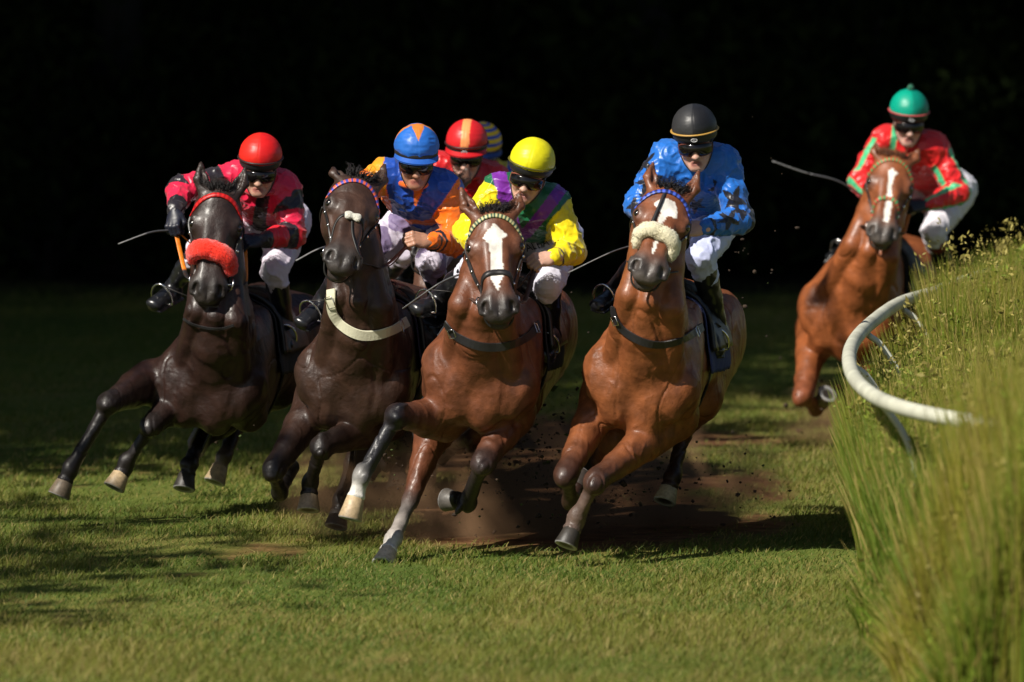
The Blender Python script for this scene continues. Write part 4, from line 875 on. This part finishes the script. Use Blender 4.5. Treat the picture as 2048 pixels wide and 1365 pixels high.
def worn(x, y):
    """how far the turf is churned up by the field, 0..1"""
    P = np.stack([x, y*.45, np.zeros_like(x)], 1); q = vnoise(P, .35)*.5+vnoise(P, .12)*.3
    a = np.exp(-((x-(.25+.03*(y-42)))/1.25)**2)*np.clip((y-39.5-q*1.1)/1.6, 0, 1)*np.clip((51-y)/3, 0, 1)
    return np.clip((a*1.2+q*.7-.48)*2.4, 0, 1)
xs = np.concatenate([[-300, -60, -20], np.arange(-6, 6.01, .1), [20, 60, 300]]); ys = np.concatenate([[-60, 10, 25], np.arange(32, 68.01, .16), [90, 160, 420]])
XX, YY = np.meshgrid(xs, ys); V = np.stack([XX.ravel(), YY.ravel(), np.zeros(XX.size)], 1)
near = (np.abs(V[:, 0]) < 6.1) & (V[:, 1] > 31) & (V[:, 1] < 69); V[:, 2] += near*(vnoise(V, .5)*.012)
nx_ = len(xs); F = np.array([(j*nx_+i, j*nx_+i+1, (j+1)*nx_+i+1, (j+1)*nx_+i) for j in range(len(ys)-1) for i in range(nx_-1)])
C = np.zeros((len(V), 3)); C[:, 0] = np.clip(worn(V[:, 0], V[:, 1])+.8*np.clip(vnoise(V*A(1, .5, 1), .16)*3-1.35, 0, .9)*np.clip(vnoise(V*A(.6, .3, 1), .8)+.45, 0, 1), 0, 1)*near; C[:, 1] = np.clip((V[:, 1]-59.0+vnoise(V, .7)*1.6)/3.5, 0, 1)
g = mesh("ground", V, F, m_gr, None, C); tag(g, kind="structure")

# leaf material shared by grass and foliage; colour sits on the blades
def leafmat(name, transl=.35, rough=.6):
    m, n, l, b = nodemat(name); a = n.new("ShaderNodeVertexColor"); a.layer_name = "col"; l.new(a.outputs[0], b.inputs["Base Color"]); b.inputs["Roughness"].default_value = rough; b.inputs["Specular IOR Level"].default_value = .25
    t = n.new("ShaderNodeBsdfTranslucent"); l.new(a.outputs[0], t.inputs[0]); mx = n.new("ShaderNodeMixShader"); mx.inputs[0].default_value = transl
    l.new(b.outputs[0], mx.inputs[1]); l.new(t.outputs[0], mx.inputs[2]); l.new(mx.outputs[0], n["Material Output"].inputs[0]); return m
m_blade = leafmat("grass_blade"); m_leaf = leafmat("leaf", .25); m_dark = leafmat("dark_leaf", .15, .95); m_dark.node_tree.nodes["Principled BSDF"].inputs["Specular IOR Level"].default_value = .04

def blades(name, base, H_, wd, lean, col, seg=2, mat_=None):
    """one object of many curved blades: base (n,3), heights, widths, lean vectors, colours"""
    nb = len(base); th = RNG.uniform(0, math.pi, nb); sd = np.stack([np.cos(th), np.sin(th)*.4, np.zeros(nb)], 1); V = []
    for i in range(seg+1):
        t = i/seg; c = base+np.stack([lean[:, 0]*t*t, lean[:, 1]*t*t, H_*(t-.12*t*t)], 1); w_ = (wd*(1-t**1.6)+.0004)[:, None]
        V += [c-sd*w_, c+sd*w_]
    V = np.stack(V, 1).reshape(-1, 3); k = 2*(seg+1); o = (np.arange(nb)*k)[:, None]
    F = np.concatenate([o+np.array([[2*i, 2*i+1, 2*i+3, 2*i+2]]) for i in range(seg)], 1).reshape(-1, 4)
    return mesh(name, V, F, mat_ or m_blade, None, np.repeat(col, k, 0), smooth=False)
# turf
nb = 330000; yy = 33.2+(62.5-33.2)*RNG.random(nb)**1.25; xx = (RNG.random(nb)*2-1)*(yy*.0665+.25); wn = np.clip(worn(xx, yy)+np.clip(vnoise(np.stack([xx, yy*.5, xx*0], 1), .16)*3-1.35, 0, .9)*np.clip((vnoise(np.stack([xx*.6, yy*.3, xx*0], 1), .8)+.45), 0, 1), 0, 1); keep = (RNG.random(nb) > wn*.93) & (RNG.random(nb) < (62.8-yy+vnoise(np.stack([xx, yy, xx*0], 1), .8)*2)/4.5)
xx, yy, wn = xx[keep], yy[keep], wn[keep]; nb = len(xx); P = np.stack([xx, yy, 0*xx], 1)
patch = vnoise(P*A(1, .45, 1), .9)*.6+vnoise(P*A(1, .4, 1), .3)*.4+vnoise(P*A(.25, 1.3, 1), .5)*.45; hb = RNG.uniform(.018, .055, nb)*(1+.5*patch)*(1-.4*wn)
tA, tB, tC_ = A(.095, .155, .020), A(.215, .222, .036), A(.38, .31, .10); q = np.clip(.5+patch*.9+RNG.normal(0, .22, nb), 0, 1)[:, None]
col = tA*(1-q)+tB*q; dry = (RNG.random(nb) < .16+.2*np.clip(patch, 0, 1)+.3*wn)[:, None]; col = np.where(dry, tC_*RNG.uniform(.7, 1.1, (nb, 1)), col)*RNG.uniform(.75, 1.2, (nb, 1))
P[:, 2] = -.004; col = col*.88
tag(blades("grass", P, hb, np.full(nb, .0022)+RNG.random(nb)*.0015, RNG.normal(0, .022, (nb, 2))+A(.012, 0), col, 2), kind="stuff")

# white running rail round the bend
rail_px = [(2110, 515), (2050, 530), (1990, 545), (1930, 563), (1870, 585), (1800, 607), (1745, 645), (1712, 680), (1700, 715), (1710, 755), (1745, 790), (1800, 815), (1880, 834), (1990, 852), (2110, 872)]
rp = []
for x, y in rail_px: Y = (CAM_Z-1.1)*FPX/(y+400); rp.append(A(wx(x, Y), Y, 1.1))
rs = spline(rp, 8); rail_y = np.array([p[1] for p in rs])[::-1]; rail_x = np.array([p[0] for p in rs])[::-1]
rr = empty("running_rail", (rs[0][0], rs[0][1], 0), "white plastic running rail curving round the inside of the bend among tall weeds", "rail")
m_rail = mat("white_rail", (.52, .52, .42), .5, noise=(5, .22), bump=[(30, .15, .003)])
mb = MB(); mb.tube(rs, .035, 20); mb.build("rail_tube", m_rail, rr, col=False)
dist = 0; last = rs[0]
for i in range(1, len(rs)-1):
    dist += np.linalg.norm(rs[i]-last); last = rs[i]
    if dist > 2.1:
        dist = 0; t = nz(rs[i+1]-rs[i-1]); inw = nz(A(abs(t[1]), -t[0]*np.sign(t[1] or 1), 0)); inw = inw if inw[0] > 0 else -inw
        mb = MB(); mb.tube(spline([rs[i]+inw*.02-A(0, 0, .03), rs[i]+inw*.10-A(0, 0, .10), rs[i]+inw*.20-A(0, 0, .30), rs[i]+inw*.22-A(0, 0, .7), rs[i]+inw*.22-A(0, 0, 1.15)], 5), .016, 12); mb.build("post", m_rail, rr, col=False)

# tall meadow weeds inside the rail
def rail_at(y): return np.interp(y, rail_y, rail_x)
nb = 105000; yy = 32.5+(56-32.5)*RNG.random(nb)**1.1; lim = 1.655+.03*(36.6-yy)+vnoise(np.stack([yy*0, yy, yy*0], 1), .45)*.10+vnoise(np.stack([yy*0+3, yy, yy*0], 1), .11)*.06; edge = rail_at(yy)+np.where(yy > 44, .20, .05); ed2 = np.where(yy < 36.6, lim, edge)
xx = ed2+RNG.random(nb)**1.35*(yy*.069+.5-ed2); ok = xx < yy*.069+.5; xx, yy = xx[ok], yy[ok]; nb = len(xx); P = np.stack([xx, yy, 0*xx], 1)
pt = vnoise(P, .8); into = np.clip((xx-np.interp(yy, rail_y, rail_x))/.8, 0, 1)
out = (np.interp(yy, rail_y, rail_x)+.03 > xx) & (yy < 36.8); hb = RNG.uniform(.74, 1.13, nb)+.15*pt+.10*into; gx = (xx-lim)/.30; hb = np.where(out, hb*np.clip(.28+gx*1.05, .26, 1.45), hb); hb = np.where((yy > 42) & (yy < 47) & (xx > .0535*yy), np.maximum(hb, RNG.uniform(1.15, 1.50, nb)), hb); hb = np.where((yy > 44.5) & ~((yy < 47) & (xx > .0535*yy)), hb*np.clip(1-(yy-44.5)*.035, .6, 1)*.92, hb); a_, b_2, c_2 = A(.13, .20, .018), A(.28, .26, .035), A(.42, .33, .10)
q = np.clip(.4+pt*.9+RNG.normal(0, .25, nb), 0, 1)[:, None]; col = a_*(1-q)+b_2*q; dry = RNG.random(nb) < .20; col[dry] = c_2; ln_ = RNG.normal(0, .13, (nb, 2)); ln_[:, 0] = np.maximum(ln_[:, 0]-.02, -.16); col = col*RNG.uniform(.75, 1.15, (nb, 1))
tag(blades("tall_grass", P, hb, RNG.uniform(.0035, .009, nb), ln_, col, 5), kind="stuff")
V, F, C, k0 = [], [], [], 0                                                     # seed heads and small leaves at the tops
for i in range(16000):
    j = random.randrange(nb); t = random.uniform(.5, 1.02); p = P[j]+A(random.gauss(0, .05), random.gauss(0, .1), hb[j]*t); s_ = random.uniform(.008, .024) if i % 5 else random.uniform(.02, .038)
    for m_ in range(3 if i % 3 else 5):
        d = nz(RNG.normal(0, 1, 3)+A(0, 0, .8)); e = nz(np.cross(d, RNG.normal(0, 1, 3))); o = p+RNG.normal(0, .012, 3)
        V += [o, o+d*s_*.5+e*s_*.28, o+d*s_*1.3, o+d*s_*.5-e*s_*.28]; F.append((k0, k0+1, k0+2, k0+3)); k0 += 4
        c = (A(.20, .26, .03) if t < .9 else A(.32, .27, .07))*random.uniform(.6, 1.2); C += [c]*4
tag(mesh("meadow_weeds", V, np.array(F), m_leaf, None, np.array(C), smooth=False), kind="stuff")

# the wood behind: each tree and each bush a thing
m_bark = mat("bark", (.007, .0055, .004), .95, noise=(6, .5), bump=[(12, .9, .03)])
def crown_mesh(R_, H_, n_, size, seed, low=0.):
    g = np.random.default_rng(seed); cl = g.normal(0, 1, (46, 3)); cl = cl/np.linalg.norm(cl, axis=1)[:, None]*g.uniform(.35, 1.0, (46, 1))*A(R_, R_, H_*.5); cl[:, 2] += low
    c = cl[g.integers(0, 46, n_)]+g.normal(0, 1, (n_, 3))*A(R_, R_, H_*.5)*.19
    d = g.normal(0, 1, (n_, 3)); d /= np.linalg.norm(d, axis=1)[:, None]; e = np.cross(d, g.normal(0, 1, (n_, 3))); e /= np.linalg.norm(e, axis=1)[:, None]; s_ = (size*g.uniform(.6, 1.3, n_))[:, None]
    V = np.stack([c-d*s_, c+e*s_*.45-d*s_*.1, c+d*s_, c-e*s_*.45-d*s_*.1], 1).reshape(-1, 3); F = np.arange(n_*4).reshape(-1, 4)
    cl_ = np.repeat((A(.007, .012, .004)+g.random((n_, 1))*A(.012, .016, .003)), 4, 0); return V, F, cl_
def tree_proto(x, y, H_, R_, seed, label, group):
    t = empty("broadleaf_tree", (x, y, 0), label, "tree", group); mb = MB(); g = random.Random(seed)
    tp = [A(x+g.uniform(-.12, .12)*i, y+g.uniform(-.12, .12)*i, H_*.62*i/6-.05) for i in range(7)]; mb.tube(spline(tp, 3), np.linspace(.24, .07, 19), 12)
    for j in range(9):
        b0 = tp[2+j % 5]; an = g.uniform(0, 6.28); e = b0+A(math.cos(an)*R_*.6, math.sin(an)*R_*.6, g.uniform(.8, 2.0)); mb.tube(spline([b0, (b0+e)/2+A(0, 0, .15), e], 4), np.linspace(.08, .02, 9), 8)
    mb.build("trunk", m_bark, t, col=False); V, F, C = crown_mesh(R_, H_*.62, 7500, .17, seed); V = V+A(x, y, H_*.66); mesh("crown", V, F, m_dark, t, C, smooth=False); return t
def tree_copy(t, x, y, rz, sc, label):
    c = t.copy(); COL.objects.link(c); c.location = (x, y, 0); c.rotation_euler = (0, 0, rz); c.scale = (sc, sc, sc); c["label"] = label
    for ch in t.children: d = ch.copy(); COL.objects.link(d); d.parent = c
    return c
G = "trees of the wood beyond the track"
spots = [(-3.2, 64.0), (-1.0, 64.6), (1.1, 63.8), (2.9, 64.8), (4.4, 63.6), (-.6, 69), (1.4, 70), (-2.8, 70.5), (3.3, 71),   # in view beyond the track
         (-5.4, 60.0), (-5.9, 55.5), (-9.0, 51.2), (-9.0, 47.0), (-9, 58), (-9.8, 53.5), (-10.5, 49), (-6.5, 65), (6.5, 62.5), (7.6, 67), (10, 65), (-13, 55), (-13.5, 49.5), (-8.7, 43), (-12, 44.5), (-12.6, 31.8), (-15, 62), (12.5, 61), (-11.5, 70), (-8.5, 72), (9, 74), (-17, 66)]  # out of view; the near-left one is added to darken that foreground corner
desc = ["dark trunk at the far left of the wood behind the field", "slim trunk set back left of centre in the dark wood", "trunk in the middle of the dark wood behind the bunch", "trunk deep in the wood above the bay in the sheepskin noseband", "trunk at the right of the wood behind the last horse", "farther tree standing deep in the wood behind the orange rider", "farther tree standing deep in the wood left of the black cap", "farther tree at the left deep in the wood behind the pink rider", "farther tree at the right deep in the wood behind the black cap"]
protoA = tree_proto(spots[0][0], spots[0][1], 11, 3.3, 3, desc[0], G); protoB = tree_proto(spots[1][0], spots[1][1], 12, 3.6, 9, desc[1], G)
for i, (x, y) in enumerate(spots[2:], 2):
    tree_copy((protoA, protoB)[i % 2], x, y, i*1.7, 1+.09*((i*7) % 5-2)/2+(.36 if 9 <= i < 16 else .1 if i > 15 else .15), desc[i] if i < 9 else "unseen leafy tree shading the track, from the dark wood or added nearer for shade")
def bush_proto(x, y, H_, seed, label):
    t = empty("undergrowth_bush", (x, y, 0), label, "bush", "bushes along the dark edge of the wood"); mb = MB(); g = random.Random(seed)
    for j in range(14):
        an = g.uniform(0, 6.28); e = A(x+math.cos(an)*H_*.45, y+math.sin(an)*H_*.45, H_*g.uniform(.5, .9)); mb.tube(spline([A(x, y, -.03), A(x, y, 0)*.5+e*.5, e], 4), np.linspace(.022, .005, 9), 6)
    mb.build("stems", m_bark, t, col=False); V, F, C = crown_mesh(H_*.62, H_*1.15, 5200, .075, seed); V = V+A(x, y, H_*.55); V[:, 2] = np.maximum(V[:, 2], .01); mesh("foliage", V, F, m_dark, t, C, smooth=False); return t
bl = ["low dark bush at the left end of the wood edge", "dark bush behind the jockey in pink", "dark bush behind the bunch of riders", "dark bush between the yellow and the black cap", "dark bush behind the horse with the star, right of centre", "dark bush left of the last rider", "dark bush behind the last rider at the right end"]
bA = bush_proto(-3.7, 63.6, 2.1, 5, bl[0]); bB = bush_proto(-2.4, 64.4, 2.5, 6, bl[1])
for i, (x, y) in enumerate([(-1.1, 63.8), (.2, 64.6), (1.4, 63.7), (2.6, 64.4), (3.9, 63.7)]):
    tree_copy((bA, bB)[i % 2], x, y, i*2.1, 1+.12*((i*3) % 4-1), bl[i+2])
deep = ['dark bush deep in the wood above the red cap', 'dark bush deep in the wood above the blue peaked cap', 'dark bush deep in the wood right of the yellow cap', 'dark bush deep in the wood between the black and green caps', 'dark bush at the right end deep in the wood', 'dark bush at the left end deep in the wood', 'farthest dark bush above the orange rider', 'farthest dark bush above the yellow cap', 'farthest dark bush above the black cap', 'farthest dark bush above the bobble cap', 'farthest dark bush above the top left corner of the field']
for i, (x, y) in enumerate([(-3, 67.2), (-.8, 68.4), (1.2, 68.2), (3.2, 68.8), (5.4, 66.5), (-5.4, 66), (-1.8, 74), (.4, 74.5), (2.6, 74), (4.8, 74), (-4, 75)]):
    tree_copy((bB, bA)[i % 2], x, y, i*1.3, 1.35+.1*(i % 3), deep[i])

for i, (x, y) in enumerate([(-6.4, 64.5), (-8, 66), (-9.8, 67.5), (-11.8, 66), (-13.8, 68), (-16, 67), (-18.5, 70), (-21, 66), (-7, 70), (-10.5, 72), (-15, 74), (6.6, 66), (8.8, 67), (11, 68), (13.5, 66.5), (16, 69), (9.5, 72)]):
    tree_copy((bA, bB)[i % 2], x, y, i*1.9, 1.5+.12*(i % 3), "tall dark bush of the wood out beyond the sides of the picture")
# turf and soil thrown up by the hooves
mb = MB(); ico = [A(*v) for v in ((0, 0, 1), (.9, 0, .4), (.28, .85, .45), (-.72, .52, .45), (-.72, -.52, .45), (.28, -.85, .45), (.72, .52, -.45), (-.28, .85, -.45), (-.9, 0, -.4), (-.28, -.85, -.45), (.72, -.52, -.45), (0, 0, -1))]
icf = [(0, 1, 2), (0, 2, 3), (0, 3, 4), (0, 4, 5), (0, 5, 1), (1, 6, 2), (2, 7, 3), (3, 8, 4), (4, 9, 5), (5, 10, 1), (6, 7, 2), (7, 8, 3), (8, 9, 4), (9, 10, 5), (10, 6, 1), (11, 7, 6), (11, 8, 7), (11, 9, 8), (11, 10, 9), (11, 6, 10)]
for (cx, cy, D, sx_, sy_, n_) in ((1215, 860, 41.6, 55, 60, 200), (1090, 900, 41.4, 75, 60, 260), (800, 900, 41.2, 30, 60, 160), (1230, 800, 42, 40, 40, 60), (1010, 980, 41, 90, 50, 160), (440, 880, 43, 60, 60, 50), (1150, 990, 41.3, 70, 35, 110), (1640, 850, 47, 60, 60, 60), (1500, 500, 42.5, 50, 90, 30), (1050, 860, 42, 200, 120, 160), (1330, 960, 41.6, 120, 50, 160)):
    for i in range(n_):
        p = W(random.gauss(cx, sx_), random.gauss(cy, sy_), D+random.gauss(0, .35)); 
        if p[2] < .02: p[2] = random.uniform(.02, .12)
        r = min(.016, .0028*math.exp(abs(random.gauss(0, .75)))); st_ = A(random.uniform(.6, 1.5), random.uniform(.6, 1.5), random.uniform(.5, 1.2)); mb.add([p+v*st_*r*random.uniform(.5, 1.5) for v in ico], icf, A(.035, .022, .013)*random.uniform(.5, 1.7) if random.random() < .85 else (.06, .09, .02))
tag(mb.build("flying_dirt", mat("clod", vcol=True, rough=.95), None), kind="stuff")
# dust hanging over the churned turf
def dust(px, py, D, rx, ry, rz, dens, name="dust_cloud"):
    p = W(px, py, D); V, F = [], []; nu, nv = 24, 14
    for i in range(nv+1):
        for j in range(nu):
            a, b_ = math.pi*i/nv, 2*math.pi*j/nu; V.append(p+A(math.sin(a)*math.cos(b_)*rx, math.sin(a)*math.sin(b_)*ry, math.cos(a)*rz))
    V = np.array(V); V[:, 2] = np.maximum(V[:, 2], .008)
    F = [(i*nu+j, (i+1)*nu+j, (i+1)*nu+(j+1) % nu, i*nu+(j+1) % nu) for i in range(nv) for j in range(nu)]
    m = bpy.data.materials.new("dust"); m.use_nodes = True; n, l = m.node_tree.nodes, m.node_tree.links; n.remove(n["Principled BSDF"])
    v = n.new("ShaderNodeVolumePrincipled"); v.inputs["Color"].default_value = (.72, .42, .23, 1); v.inputs["Anisotropy"].default_value = .1
    tc = n.new("ShaderNodeTexCoord"); t = n.new("ShaderNodeTexNoise"); t.inputs["Scale"].default_value = 3.2; t.inputs["Detail"].default_value = 4; l.new(tc.outputs["Object"], t.inputs[0])
    ln = n.new("ShaderNodeVectorMath"); ln.operation = 'LENGTH'; mp = n.new("ShaderNodeMapping"); mp.inputs["Scale"].default_value = (1/rx, 1/ry, 1/rz); mp.inputs["Location"].default_value = (0, 0, 0)
    off = n.new("ShaderNodeVectorMath"); off.operation = 'SUBTRACT'; l.new(tc.outputs["Object"], off.inputs[0]); off.inputs[1].default_value = (0, 0, p[2]-V[:, 2].min()); l.new(off.outputs[0], mp.inputs[0]); l.new(mp.outputs[0], ln.inputs[0])
    r1 = n.new("ShaderNodeMapRange"); r1.inputs[1].default_value = .25; r1.inputs[2].default_value = 1; r1.inputs[3].default_value = 1; r1.inputs[4].default_value = 0; l.new(ln.outputs["Value"], r1.inputs[0])
    r2 = n.new("ShaderNodeMapRange"); r2.inputs[1].default_value = .42; r2.inputs[2].default_value = .70; r2.inputs[3].default_value = 0; r2.inputs[4].default_value = dens; l.new(t.outputs[0], r2.inputs[0])
    mu = n.new("ShaderNodeMath"); mu.operation = 'MULTIPLY'; l.new(r1.outputs[0], mu.inputs[0]); l.new(r2.outputs[0], mu.inputs[1]); l.new(mu.outputs[0], v.inputs["Density"]); l.new(v.outputs[0], n["Material Output"].inputs["Volume"])
    o = mesh(name, V, F, m, None); tag(o, kind="stuff"); return o
if DUST:
    dust(930, 985, 41.2, 1.05, .6, .48, 8.5); dust(1270, 975, 41.9, .95, .6, .46, 8.5); dust(1690, 860, 47.2, .45, .5, .40, 6)
